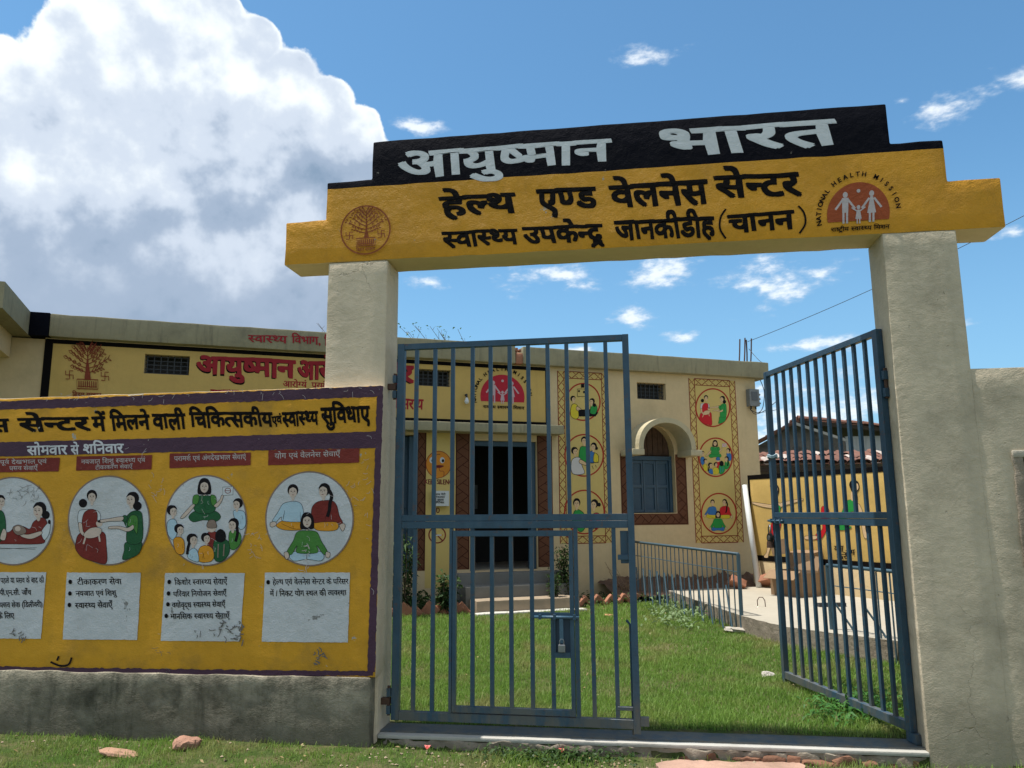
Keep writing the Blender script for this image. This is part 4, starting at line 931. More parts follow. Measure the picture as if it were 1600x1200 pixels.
m = Mark(PF, lift=.004); m.text(PL['maroon stencil'], 'NO', 675.5, 801, 687, 801.2, 7.3, 7.3, bold=.05); m.text(PL['maroon stencil'], 'SMOKING', 665, 812, 704, 812.5, 6.5, 6.5, bold=.05); m.build('maroon_lettering', wall)
m = Mark(PF, chart=z3b, lift=.004)
m.ring(maroon, 383, 627, 64, 62, 9, 36); m.line(maroon, [(340, 585), (425, 672)], 9); m.line(white_art, [(345, 630), (415, 628)], 9); m.line(orange, [(415, 628), (425, 628)], 9); m.build('no_smoking_sign', wall)
# doors
fbox('door_frame', door_blue, -.685, -.60, -.20, -.06, .632, 2.655); fbox('door_frame', door_blue, .34, .425, -.20, -.06, .632, 2.655); fbox('door_frame', door_blue, -.5995, .3395, -.20, -.06, 2.58, 2.655)
dl = fbox('door_leaf', door_blue, -.70, -.665, -1.10, -.26, .632, 2.6)
fbox('inner_notice', paint('pale paper', (.3, .32, .36), .7, .05), .06, .14, -2.49, -2.48, 1.6, 2.05)
dd = fbox('side_door', door_blue, -2.94, -1.60, -.20, -.16, .632, 2.70)
fbox('door_frame', door_blue, -1.66, -1.575, -.155, -.04, .632, 2.70)
for k in range(3): fbox('door_rail', door_blue, -2.8, -1.67, -.158, -.14, .75+.85*k, .85+.85*k, parent=CB)
# steps
for i, (nn, z0, z1, s0, s1, mt_) in enumerate([(.26, -.1, .61, -.95, .80, 'grey shaded step concrete'), (.60, -.1, .45, -.92, .78, 'grey shaded step concrete'), (.98, -.1, .285, -.86, .72, 'brown lit step concrete'), (1.16, -.1, .135, -.90, .76, 'pale lit step concrete')]):
    mm = paint(mt_, {'g': (.17, .165, .15), 'b': (.30, .235, .165), 'p': (.50, .48, .43)}[mt_[0]], .9, .15, bump=.3, dirt=.4)  # shade and sun put into the concrete: grey upper steps, paler lower ones
    fbox('step', mm, s0, s1, .0005+(0 if i == 0 else [.26, .60, .98][i-1]), nn, z0, z1, rough=True, seg=.15, jit=.008, bev=.015)
# ---- arched window with shutters and hood
wc, ws, wr, wt = 2.55, 2.48, .43, 3.00
q = MB(); N_ = 12
prof = [(wc-wr+.0, ws)]
arc = [(wc+wr*cos(t), ws+(wt-ws)*(sin(t)**.9)) for t in np.linspace(0, pi, 2*N_+1)]
q.prism([(2.98, ws), (2.98, 3.02), (wc, 3.02)] + [a for a in arc[:N_+1]][::-1], -.0, -.24, M=FM); q.prism([(wc, 3.02), (2.12, 3.02), (2.12, ws)] + arc[N_:][::-1], -.0, -.24, M=FM)
q.build('arch_spandrel', fac_cream, CB)
q = MB(); q.box((2.10, -.20, 2.47), (3.0, -.18, 3.02), M=FM); q.build('arch_board', wood_m, CB)
for k in range(8): fbox('board', wood_m, 2.135+k*.103, 2.135+k*.103+.094, -.178, -.165+.004*(k % 3), 2.49, 3.0)
win = fbox('window_frame', door_blue, 2.125, 2.18, -.20, -.10, 1.505, 2.47); fbox('window_frame', door_blue, 2.92, 2.975, -.20, -.10, 1.505, 2.47); fbox('window_frame', door_blue, 2.1805, 2.9195, -.20, -.10, 2.40, 2.468)
for k in range(3):
    a = 2.185+k*.247; sh = fbox('shutter', door_blue, a, a+.238, -.175, -.155, 1.51, 2.395)
    for z in (1.51, 1.93, 2.345): fbox('shutter_rail', gate_blue, a+.03, a+.208, -.1545, -.135, z, z+.05, parent=CB)
    for e_ in (a, a+.208): fbox('shutter_stile', gate_blue, e_, e_+.03, -.1545, -.133, 1.51, 2.395, parent=CB)
# painted surround
def surround(pts):
    m = LMark(PF, lift=.0022); m.poly(brown_band, pts); return m
m = surround([(2.99, 2.50), (2.99, 1.49), (2.13, 1.49), (2.13, 2.50), (1.93, 2.50), (1.93, 1.30), (3.20, 1.30), (3.20, 2.50)])
dk = PL['pattern dark line']
m.line(dk, [(1.95, 2.48), (1.95, 1.32), (3.18, 1.32), (3.18, 2.48)], .012)
for i in range(8):
    z = 1.36+i*.145
    for a, b in ((1.96, 2.11), (3.17, 3.01)):
        if i % 2: a, b = b, a
        m.line(dk, [(a, z), (b, z+.145)], .011); m.line(dk, [(b, z+.02), ((a+b)/2, z+.07)], .009); m.k -= 2
for i in range(8):
    a = 2.0+i*.145; z0, z1 = (1.33, 1.47) if i % 2 else (1.47, 1.33); m.line(dk, [(a, z0), (a+.145, z1)], .011); m.line(dk, [(a+.02, z1), (a+.07, (z0+z1)/2)], .009); m.k -= 2
m.build('window_surround', wall)
hl = PF.at(996, 700, .45); hr = PF.at(1090, 700, .45); ht = PF.at(1030, 652, .45); hc = (hl[0]+hr[0])/2; hR = (hr[0]-hl[0])/2-.03; hs = (hl[1]+hr[1])/2-.02; hH = ht[1]-hs
nA = 26; out_ = [(hc+hR*cos(t), hs+hH*(sin(t)**.85 if sin(t) > 0 else 0)) for t in np.linspace(0, pi, nA)]; inn = [(hc+(hR-.085)*cos(t), hs+(hH-.085)*(sin(t)**.85 if sin(t) > 0 else 0)) for t in np.linspace(0, pi, nA)]
hood_m = paint('hood plaster', (.47, .41, .27), .85, .14, bump=.3, dirt=.35, dcol=(.25, .22, .15), streak=.3)
q = MB(); vs_ = [FM @ Vector((a, n, z)) for ring in (out_, inn) for n in (.0005, .45) for a, z in ring]
O0, O1, I0, I1 = 0, nA, 2*nA, 3*nA
fs_ = []
for i in range(nA-1): fs_ += [(O0+i, O0+i+1, O1+i+1, O1+i), (I0+i, I1+i, I1+i+1, I0+i+1), (O1+i, O1+i+1, I1+i+1, I1+i), (O0+i, I0+i, I0+i+1, O0+i+1)]
fs_ += [(O0, O1, I1, I0), (O0+nA-1, I0+nA-1, I1+nA-1, O1+nA-1)]
q.add(vs_, fs_); hood = q.build('hood', hood_m, CB)
for e_ in (-1, 1):
    a = hc+e_*hR; fbox('hood_foot', hood_m, min(a-e_*.10, a+e_*.12), max(a-e_*.10, a+e_*.12), .001, .455, hs-.10, hs-.0005, rough=True, seg=.1, jit=.003, bev=.012)
# bulb on the fascia, small nail marks and wire
bulb_at = PF.at(727.5, 627)
BL = thing('wall_bulb', 'small milky bulb in a holder on the yellow clinic fascia', 'lamp', PF.w(*bulb_at, .0))
q = MB(); b0 = Vector(PF.w(bulb_at[0], bulb_at[1]+.10, .0)); nv = Vector(PF.n)
q.tube([b0+nv*.002, b0+nv*.05, b0+nv*.07+Vector((0, 0, -.05))], .018, 8); q.build('holder', PL.get('x') or wire_m, BL)
q = MB(); q.tube([b0+nv*.07+Vector((0, 0, -.05)), b0+nv*.07+Vector((0, 0, -.075)), b0+nv*.07+Vector((0, 0, -.11)), b0+nv*.07+Vector((0, 0, -.145)), b0+nv*.07+Vector((0, 0, -.155))], [.015, .025, .038, .028, .008], 12); q.build('bulb', glassb, BL, smooth=True)
# notice box by the door
nb = PF.at(687, 779)
NBX = thing('notice_box', 'small white suggestion box with black writing beside the clinic door', 'box', PF.w(*nb))
q = MB(); q.box((nb[0]-.125, .004, nb[1]-.115), (nb[0]+.125, .10, nb[1]+.115), M=FM); q.build('box', paint('white tin', (.55, .57, .58), .5, .06), NBX)
m = Mark(PF, lift=.003, out=.10)
for k, (a, b) in enumerate([(676, 696), (678, 695), (677, 693), (679, 694)]):
    y = 771+k*4.2; m.text(ink, ['सुझाव पेटी', 'शिकायत', 'एवं सुझाव', 'पेटिका'][k], a, y+2.6, b, y+2.8, 2.6, 2.6, bold=.02)
m.build('black_lettering', NBX)
# electric meter at the corner with looped cables
mt0 = PF.at(1165, 609); mt1 = PF.at(1183, 636)
EM = thing('electric_meter', 'grey electric meter box at the right corner of the clinic', 'meter', PF.w(*mt0))
q = MB(); q.box((mt0[0], .004, mt1[1]), (mt1[0]-.02, .11, mt0[1]), M=FM); eb = q.build('meter_box', meter_m, EM)
q = MB(); q.box((mt0[0]+.04, .1105, mt1[1]+.10), (mt1[0]-.06, .118, mt0[1]-.05), M=FM); q.build('meter_window', paint('meter window', (.10, .11, .12), .3, .1), EM)
for k in range(3): q = MB(); q.tube([FM @ Vector((mt1[0]-.02, .06, mt1[1]+.06+k*.08)), FM @ Vector((mt1[0]+.03, .06, mt1[1]+.06+k*.08))], .018, 8); q.build('knob', meter_m, EM)
for k in range(2): q = MB(); q.tube([FM @ Vector((mt0[0]+.06+k*.1, .05, mt1[1])), FM @ Vector((mt0[0]+.06+k*.1, .05, mt1[1]-.05))], .014, 8); q.build('cable_gland', wire_m, EM)
def cable(name, label, pts, r, mat=wire_m, sm=True):
    P = [Vector(p) for p in pts]; 
    if sm:
        Q = []
        for i in range(len(P)-1):
            a, b, c_, d_ = P[max(i-1, 0)], P[i], P[i+1], P[min(i+2, len(P)-1)]
            for j in range(6):
                t = j/6; Q.append(.5*((2*b)+(-a+c_)*t+(2*a-5*b+4*c_-d_)*t*t+(-a+3*b-3*c_+d_)*t**3))
        P = Q+[P[-1]]
    q = MB(); q.tube(P, r, 6); o = q.build(name, mat, None, smooth=True); return tag(o, label, 'cable')
fw = lambda x, y, o: PF.w(*PF.at(x, y, o), o)
cable('cable', 'thin black cable looping from the roof corner down to the meter box', [fw(1188, 594, .1), fw(1194, 612, .12), fw(1192, 636, .12), fw(1184, 645, .1), fw(1172, 640, .06)], .007)
cable('cable', 'second thin cable swinging from the meter away to the right', [fw(1172, 638, .05), fw(1180, 647, .12), fw(1196, 641, .2), fw(1212, 628, .4)], .006)
cable('cable', 'lowest thin cable hanging right of the meter box', [fw(1184, 645, .12), fw(1200, 643, .3), fw(1214, 640, .5)], .005)

# ---- reinforcing bars sticking out of the roof and the wire tied to them
for k, (x, y0, y1) in enumerate([(1154, 572, 530), (1162, 572, 528), (1167, 573, 531), (1172, 573, 529)]):
    a, z0 = PF.at(x, y0, -.6); a1, z1 = PF.at(x+(2 if k != 2 else -1), y1, -.6)
    q = MB(); q.tube([PF.w(a, 4.18, -.6), PF.w((a+a1)/2+.01, (z0+z1)/2, -.6), PF.w(a1, z1, -.6)], .014, 6)
    tag(q.build('rebar_rod', rust, None), ['leftmost thin rusty bar standing on the clinic roof corner', 'second rusty bar from the left on the clinic roof', 'third rusty bar from the left on the clinic roof', 'rightmost rusty bar on the clinic roof with the wire tied on'][k], 'rod', 'reinforcing bars on the clinic roof')
A0 = Vector(fw(1168, 534, -.6)); far = np.array(ray(1700, 285)); far = CAM+far/np.linalg.norm(far)*14.0; far = Vector(far)
pts = [A0.lerp(far, t) + Vector((0, 0, -.10*4*t*(1-t))) for t in np.linspace(0, 1, 24)]
cable('overhead_wire', 'thin overhead wire rising from the roof rods to the upper right', pts, .005, sm=False)
cable('stay_wire', 'short slack wire from the roof rods down to the roof edge', [fw(1170, 545, -.6), fw(1185, 562, -.3), fw(1198, 573, -.05), fw(1200, 590, .1)], .005)

# ------------------------------------------------------------------ gate leaves
def leaf_thing(name, label, loc, ang):
    o = bpy.data.objects.new(name, None); COL.objects.link(o); o.location = loc; o.rotation_euler = (0, 0, ang); o.empty_display_size = .2
    return tag(o, label, 'gate')
def lbox(parent, name, mat, x0, x1, y0, y1, z0, z1):
    q = MB(); q.box((x0, y0, z0), (x1, y1, z1)); o = q.build(name, mat, parent); 
    bv = o.modifiers.new('b', 'BEVEL'); bv.width = .002; bv.segments = 1; return o
LA = radians(-1.6)
LG = leaf_thing('gate_leaf', 'closed blue barred gate leaf with wicket door and bolt, beside the painted board wall', (-1.625, 5.49, 0), LA)
PLF = Plane((-1.625, 5.49, 0), LA)
GWD = 1.715; GB0, GB1 = .095, 2.765
def leaf_frame(L, w=GWD, wide=.052):
    lbox(L, 'stile', gate_blue, 0, .055, -.018, .030, GB0, GB1); lbox(L, 'stile', gate_blue, w-.045, w, -.018, .030, GB0-.03, GB1)
    lbox(L, 'top_rail', gate_blue, .0555, w-.0455, -.016, .028, GB1-.045, GB1-.001)
    lbox(L, 'middle_rail', gate_blue, .0555, w-.0455, -.016, .028, 1.452, 1.497); lbox(L, 'middle_rail', gate_blue, .0555, w-.0455, -.019, .026, 1.400, 1.4505)
    lbox(L, 'bottom_rail', gate_blue, .0555, w-.0455, -.016, .028, GB0, GB0+.058)
leaf_frame(LG)
topx = [651.5, 680, 708, 738, 766.5, 797, 826, 856, 885.5, 915, 947]
barw = .028
def bars(L, us, z0, z1, y0=-.010, y1=.012, name='bar'):
    q = MB(); q.box((-barw/2, y0, 0), (barw/2, y1, z1-z0)); base = q.build(name, gate_blue, L); base.location = (us[0], 0, z0)
    for u in us[1:]:
        c = base.copy(); COL.objects.link(c); c.parent = L; c.location = (u+random.uniform(-.002, .002), 0, z0); c.rotation_euler = (0, random.uniform(-.003, .003), 0)
bars(LG, [PLF.at(x, 560)[0] for x in topx], 1.4972, GB1-.0452)
lowx = [647, 676, 926, 962]
bars(LG, [PLF.at(x, 980)[0] for x in lowx], GB0+.0582, 1.3998)
# wicket door inside the leaf
wx0, wx1 = PLF.at(702, 980)[0], PLF.at(905, 980)[0]
lbox(LG, 'wicket_post', gate_blue, wx0, wx0+.022, -.017, .027, GB0+.0582, 1.3998); lbox(LG, 'wicket_post', gate_blue, wx1-.028, wx1, -.017, .027, GB0+.0582, 1.3998)
WK = MB().box((wx0+.026, -.022, GB0+.066), (wx0+.050, .018, 1.385)).build('wicket_door', gate_blue, LG)
def wk(name, *a):
    return MB().box(*a).build(name, gate_blue, WK)
wk('wicket_stile', (wx1-.060, -.022, GB0+.066), (wx1-.032, .018, 1.385))
wk('wicket_rail', (wx0+.0505, -.021, 1.345), (wx1-.0605, .017, 1.384)); wk('wicket_rail', (wx0+.0505, -.021, GB0+.067), (wx1-.0605, .017, GB0+.105))
bz = PLF.at(850, 963)[1]
wk('wicket_rail', (PLF.at(829, 960)[0], -.023, bz-.012), (wx1-.0605, .015, bz+.026))
us = [PLF.at(x, 950)[0] for x in (738.6, 769, 799, 831.5, 863.5)]
q = MB(); q.box((-barw/2, -.012, 0), (barw/2, .010, 1.3448-GB0-.1052)); b0 = q.build('bar', gate_blue, WK); b0.location = (us[0], 0, GB0+.1052)
for u in us[1:]: c = b0.copy(); COL.objects.link(c); c.parent = WK; c.location = (u, 0, GB0+.1052)
# bolt, plate and lock box
pz0 = PLF.at(876, 1027)[1]
LB = MB().box((us[4]+.012, -.026, pz0), (wx1-.061, .006, pz0+.035)).build('lock_box', gate_blue, LG)
MB().box((us[4]+.012, -.0265, pz0+.0355), (us[4]+.020, .006, bz-.013)).build('lock_side', gate_blue, LB)
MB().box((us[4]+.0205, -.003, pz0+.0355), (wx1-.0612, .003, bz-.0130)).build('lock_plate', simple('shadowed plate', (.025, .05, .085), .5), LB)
hx0, hx1 = PLF.at(836, 963)[0], PLF.at(903, 963)[0]
BO = MB().tube([(hx0, -.036, bz), (hx1+.01, -.036, bz)], .010, 10).build('bolt', gate_blue_l, LG, smooth=True)
for x in (hx0+.03, hx0+.13, hx1-.03): MB().box((x, -.048, bz-.016), (x+.018, -.0235, bz+.018)).build('bolt_bracket', gate_blue, BO)
hk = (us[4]+wx1-.06)/2+.004
MB().box((hk-.014, -.050, pz0+.10), (hk+.012, -.046, bz-.011)).build('hasp', gate_blue_l, BO)
PD = thing('padlock', 'dull padlock hanging from the bolt of the closed gate leaf', 'padlock', PLF.w(hk, pz0+.05, .05))
def padlock(T, plane, u, z, out, s=1.):
    f = lambda a, b, o: Vector(plane.w(u+a*s, z+b*s, out+o*s))
    vs_ = [f(a, b, o) for b in (-.028, .022) for a, o in ((-.024, -.009), (.024, -.009), (.024, .009), (-.024, .009))]
    q = MB(); q.add(vs_, [(0, 3, 2, 1), (4, 5, 6, 7), (0, 1, 5, 4), (1, 2, 6, 5), (2, 3, 7, 6), (3, 0, 4, 7)]); b = q.build('lock_body', steel, T); md = b.modifiers.new('b', 'BEVEL'); md.width = .004*s; md.segments = 2
    q = MB(); q.tube([f(-.014, .022, 0), f(-.014, .045, 0), f(-.008, .058, 0), f(.008, .058, 0), f(.014, .045, 0), f(.014, .022, 0)], .0038*s, 8); q.build('shackle', steel, T, smooth=True)
padlock(PD, PLF, hk, pz0+.068, .047)
# hinge knuckles on the post
def hinge(L, z, wall_x):
    h = MB().box((-.030, -.030, z-.085), (-.003, .0, z-.030)).build('hinge', gate_blue, L)
    MB().box((-.030, -.030, z+.030), (-.003, .0, z+.085)).build('hinge_knuckle', gate_blue, h)
    MB().tube([(-.017, -.012, z-.095), (-.017, -.012, z+.10)], .012, 8).build('hinge_pin', rust, h)
    MB().box((wall_x, -.035, z-.022), (-.006, .004, z+.022)).build('hinge_lug', rust, h)
hinge(LG, PLF.at(618, 605)[1], -.066); hinge(LG, .22, -.066)
# drop-bolt at the free stile and bracket pieces
u0, zz0 = PLF.at(970, 1107); lbox(LG, 'drop_bolt_bracket', gate_blue, u0-.02, GWD-.046, -.014, .012, zz0-.010, zz0+.014)
DB = MB().tube([(GWD-.050, .045, GB0-.05), (GWD-.050, .045, .75), (GWD-.075, .05, .78)], .009, 8).build('drop_bolt', gate_blue, LG)
u1, zz1 = PLF.at(968, 870); lbox(LG, 'catch_plate', gate_blue, u1-.012, GWD-.046, -.012, .010, zz1-.02, zz1+.015)
lbox(LG, 'catch_plate', gate_blue, GWD-.10, GWD-.046, .012, .022, 1.16, 1.38)
MB().box((GWD+.0005, -.018, GB0+.02), (GWD+.055, .020, GB0+.075)).build('foot_plate', gate_blue, LG)

RA = math.atan2(7.17-5.57, 1.385-1.845)
RG = leaf_thing('gate_leaf', 'blue barred gate leaf swung open into the yard, beside the right pillar', (1.835, 5.56, 0), RA)
PRG = Plane((1.835, 5.56, 0), RA)
leaf_frame(RG)
n = 11; us = [.055+(GWD-.10)*(k+1)/(n+1) for k in range(n)]
bars(RG, us, 1.4972, GB1-.0452, -.012, .010); bars(RG, us, GB0+.0582, 1.3998, -.012, .010)
h = MB().box((-.035, -.02, 2.28), (-.003, .02, 2.34)).build('hinge', gate_blue, RG); MB().box((-.035, -.02, 2.40), (-.003, .02, 2.46)).build('hinge_knuckle', gate_blue, h); MB().tube([(-.02, 0, 2.27), (-.02, 0, 2.48)], .012, 8).build('hinge_pin', rust, h)
MB().box((-.05, -.02, GB0-.06), (.05, .03, GB0-.001)).build('hinge', gate_blue, RG)
BO2 = MB().tube([(GWD-.22, .045, 1.425), (GWD+.045, .045, 1.425)], .010, 10).build('bolt', gate_blue_l, RG, smooth=True)
for x in (GWD-.20, GWD-.11, GWD-.03): MB().box((x, .0305, 1.408), (x+.02, .058, 1.444)).build('bolt_bracket', gate_blue_l, BO2)
PD2 = thing('padlock', 'old round-bodied padlock hanging on the open gate leaf below its bolt', 'padlock', PRG.w(GWD-.01, 1.28, -.06))
q = MB(); c_ = Vector(PRG.w(GWD+.01, 1.275, -.055)); tt = Vector(PRG.t); nn = Vector(PRG.n)
q.tube([c_-nn*.012, c_+nn*.012], .042, 18); q.build('lock_body', simple('dark lock', (.03, .03, .03), .35, .6), PD2)
q = MB(); q.tube([c_-nn*.015, c_+nn*.016], .022, 14); q.build('lock_face', steel, PD2)
q = MB(); q.tube([c_+tt*.02+Vector((0, 0, .03)), c_+tt*.022+Vector((0, 0, .09)), c_+Vector((0, 0, .115)), c_-tt*.022+Vector((0, 0, .09)), c_-tt*.02+Vector((0, 0, .03))], .006, 8); q.build('shackle', steel, PD2, smooth=True)
q = MB(); q.tube([c_+Vector((0, 0, -.03)), c_+Vector((0, 0, -.085))], [.03, .034], 12); q.build('lock_cap', rust, PD2)
kz = PRG.at(1218, 713)
q = MB(); 
for k in range(3): q.tube([PRG.w(GWD-.022+.034*cos(t)*(1.25 if cos(t) > 0 else 1), kz[1]+.008*k+.008*sin(3*t), .0+.034*sin(t)*1.15) for t in np.linspace(0, 2*pi, 14)], .007, 6)
q.tube([PRG.w(GWD+.02, kz[1], .02), PRG.w(GWD+.07, kz[1]+.015, .03), PRG.w(GWD+.085, kz[1]-.02, .03)], .006, 6)
tag(q.build('rope_knot', rope_m, None, smooth=True), 'pale blue cord knotted around the free edge of the open gate leaf', 'cord')

# ------------------------------------------------------------------ concrete apron, railings
pts = [(1.40, 9.80), (1.52, 9.45), (1.72, 8.95), (2.12, 8.52), (2.57, 8.09), (3.4, 7.1), (5.5, 5.75), (7.5, 9.0), (6.5, 16), (3.2, 16.4), (2.0, 14.3), (.55, 13.52)]
q = MB(); pz = .28; npt = []
for i in range(len(pts)):
    a, b = Vector((*pts[i], 0)), Vector((*pts[(i+1) % len(pts)], 0)); k = max(1, int((b-a).length/.12)) if i < 6 else 3
    for j in range(k):
        p_ = a.lerp(b, j/k); npt.append((p_.x+random.uniform(-.012, .012), p_.y+random.uniform(-.012, .012)))
q.add([(x, y, pz+.0*x) for x, y in npt]+[(x+random.uniform(-.02, .02), y-.02, -.2) for x, y in npt], [tuple(range(len(npt)))], 0)
q.add([(x, y, pz-.0005) for x, y in npt]+[(x+.01, y-.03+random.uniform(-.015, .015), .05) for x, y in npt], [(i, i+len(npt), (i+1) % len(npt)+len(npt), (i+1) % len(npt)) for i in range(len(npt))], 1)
apron_top = paint('pale apron concrete', (.37, .335, .27), .9, .12, bump=.35, dirt=.4, dcol=(.34, .28, .20))
tag(q.build('pavement', [apron_top, concrete_edge]), 'raised pale concrete apron beside the clinic', kind='structure')

def railing(label, A, B, h, nb, struts, lean, zb):
    A = Vector(A); B = Vector(B); T = thing('railing', label, 'railing', tuple(A)); up = Vector((0, 0, 1)); d = (B-A).normalized(); side = Vector((d.y, -d.x, 0))
    MB().tube([A+up*h, B+up*h], .019, 8).build('top_rail', rail_blue, T, smooth=True)
    MB().tube([A+up*h*.76, B+up*h*.76], .006, 6).build('rod', rail_blue, T)
    MB().tube([B-up*.05, B+up*h], .024, 8).build('post', rail_blue, T); MB().tube([A-up*.05, A+up*h], .020, 8).build('post', rail_blue, T)
    q = MB(); q.tube([(0, 0, -.1), (0, 0, h-.02)], .0085, 6); b0 = q.build('bar', rail_blue, T); base = A.lerp(B, 1/(nb+1)); b0.matrix_parent_inverse = Matrix.Translation(-A); b0.location = base
    for k in range(2, nb+1):
        c = b0.copy(); COL.objects.link(c); c.location = A.lerp(B, k/(nb+1))
    for k in range(struts):
        P = A.lerp(B, (k+.6)/(struts)); 
        if k == struts-1: P = A.lerp(B, .96)
        q = MB(); q.tube([P+up*h*.56-d*.14+side*.03, P+up*h*.28-d*.02+side*lean*.3, P-up*.06+side*lean*.5+d*.13], .011, 6); q.build('strut', rail_blue, T)
    return T
railing('blue metal ramp railing with leaning struts along the lawn by the clinic', (.05, 13.35, gz(.05, 13.35)), (1.40, 9.86, .10), .90, 26, 14, .22, .1)
railing('second blue ramp railing partly behind the open gate leaf', (2.16, 8.78, .08), (2.95, 7.35, .06), .86, 9, 4, -.2, .1)
# loop of steel in the concrete
lp = hitZ(1190, 948, .28)
q = MB(); q.tube([(lp[0]-.05, lp[1], .27), (lp[0]-.05, lp[1], .36), (lp[0]-.025, lp[1], .40), (lp[0]+.02, lp[1], .40), (lp[0]+.045, lp[1], .36), (lp[0]+.05, lp[1], .27)], .006, 6)
tag(q.build('steel_loop', rust, None, smooth=True), 'small rusty wire loop standing out of the concrete apron', 'wire')

# ------------------------------------------------------------------ yoga mural wall
MW = thing('mural_wall', 'yellow yard wall with black edging and painted exercise figures', 'wall', (2.9, 12.5, .28))
sA = PM.at(1168, 743)[0]; zT = 2.13
rough_box('wall', fac_yellow, (sA, -.22, .70), (3.2, 0, zT), M=PM.M, parent=MW, seg=.3, jit=.002, bev=.01)
rough_box('wall', fac_cream, (sA, -.22, -.1), (3.2, -.001, .6995), M=PM.M, parent=MW, seg=.3, jit=.003, bev=.01)
mw = [o for o in MW.children][0]
m = LMark(PM, lift=.004); m.poly(black_let, [(sA, zT-.075), (3.2, zT-.075), (3.2, zT), (sA, zT)]); m.poly(black_let, [(sA, .70), (3.2, .70), (3.2, .79), (sA, .79)]); m.poly(black_let, [(sA, .79), (sA+.05, .79), (sA+.05, zT-.075), (sA, zT-.075)]); m.build('painted_border', mw)
z6 = lambda x, y: (1140+x*.35, 760+y*.35)
m = Mark(PM, chart=z6, lift=.005); sk = PAL_FAC['S']
m.blob(sk, [(190, 80), (205, 60), (225, 75), (240, 70), (320, 55), (322, 64), (240, 88), (225, 100), (190, 98), (150, 92), (105, 78), (104, 70), (150, 76)], ink, 1.6)
m.blob(bgreen, [(188, 88), (205, 84), (228, 90), (222, 130), (228, 155), (195, 155), (198, 125)], ink, 1.2)
m.blob(sk, [(200, 28), (212, 25), (214, 80), (198, 80)]); m.blob(ink, [(185, 0), (196, -8), (214, -6), (222, 10), (218, 36), (205, 40), (198, 15), (186, 10)]); m.ell(sk, 208, 14, 9, 14); m.ell(ink, 190, -2, 9, 9)
m.blob(bred, [(192, 158), (228, 155), (226, 190), (205, 225), (190, 262), (170, 264), (178, 215)], ink, 1.2)
m.blob(sk, [(172, 264), (186, 262), (176, 300), (172, 318), (158, 318), (155, 310), (165, 295)], ink, 1.4); m.build('painted_figure', mw)
m = Mark(PM, chart=z6, lift=.005)
m.blob(bred, [(412, 92), (440, 94), (445, 130), (435, 190), (410, 235), (388, 238), (385, 215), (415, 190), (410, 140)], ink, 1.2)
m.blob(bgreen, [(470, 180), (500, 120), (520, 70), (545, 60), (565, 80), (575, 115), (550, 112), (530, 125), (520, 170), (545, 180), (530, 192), (490, 195)], ink, 1.2)
m.blob(sk, [(560, 85), (580, 80), (600, 130), (610, 200), (620, 225), (605, 232), (595, 205), (585, 150), (565, 118)], ink, 1.6); m.blob(sk, [(340, 222), (388, 220), (385, 236), (340, 236)], ink, 1.4)
m.blob(sk, [(545, 20), (565, 18), (572, 60), (545, 62)]); m.blob(ink, [(535, -10), (550, -30), (575, -20), (580, 10), (560, 35), (545, 20)]); m.ell(sk, 568, 2, 9, 16)
m.blob(sk, [(720, 180), (745, 190), (742, 205), (718, 200)], ink, 1.4); m.build('painted_figure', mw)
m = Mark(PM, lift=.005)
m.text(ink, 'योग', 1304, 862, 1318, 862, 9, 9, bold=.03); m.text(ink, 'करें', 1308, 874, 1324, 874, 8, 8, bold=.03); m.text(ink, 'रोग', 1322, 868, 1336, 867, 8, 8, bold=.03); m.build('black_lettering', mw)

# white pipe leaning on the corner
pa_, pz_ = PM.at(1189, 899, .10); pt_, pu_ = PM.at(1163, 758, .07)
PP = MB(); PP.tube([PM.w(pa_, .285, .16), PM.w(pt_, pu_, .07)], .046, 14)
PP = PP.build('plastic_pipe', pvc, None, smooth=True); tag(PP, 'white plastic pipe leaning against the clinic corner beside the mural wall', 'pipe')
# cardboard box with an open flap and odds inside
bx = hitZ(1243, 930, .28); CX = thing('cardboard_box', 'open brown cardboard box standing on the concrete by the mural wall', 'box', tuple(bx))
Mb = Matrix.Translation(Vector(bx)) @ Matrix.Rotation(radians(-50), 4, 'Z')
def cb(name, a, b, rot=None):
    q = MB(); q.box(a, b, M=Mb @ (rot or Matrix())); return q.build(name, card, CX)
cb('side_panel', (-.28, -.20, .0), (.28, -.19, .36)); cb('side_panel', (-.28, .19, 0), (.28, .20, .36)); cb('side_panel', (-.28, -.1895, 0), (-.27, .1895, .36)); cb('side_panel', (.27, -.1895, 0), (.28, .1895, .34)); cb('bottom_panel', (-.27, -.19, .003), (.27, .19, .012))
cb('flap', (-.27, .0, .0), (.27, .012, .22), Matrix.Translation((0, .20, .361)) @ Matrix.Rotation(radians(-25), 4, 'X'))
cb('flap', (-.27, -.2, .0), (.27, .0, .008), Matrix.Translation((0, -.20, .361)) @ Matrix.Rotation(radians(35), 4, 'X'))
BX2 = thing('cardboard_box', 'crumpled tall cardboard box behind the open one by the mural wall', 'box', (bx[0]+.2, bx[1]+.25, .28))
q = MB(); q.box((-.18, -.1, 0), (.24, .22, .62), M=Matrix.Translation(Vector((bx[0]+.22, bx[1]+.32, .28))) @ Matrix.Rotation(radians(-40), 4, 'Z') @ Matrix.Rotation(radians(5), 4, 'X')); q.build('body', card, BX2)
q = MB(); q.box((-.18, -.14, .60), (.10, -.1, .82), M=Matrix.Translation(Vector((bx[0]+.10, bx[1]+.30, .28))) @ Matrix.Rotation(radians(-40), 4, 'Z') @ Matrix.Rotation(radians(-12), 4, 'Y')); q.build('flap', card, BX2)
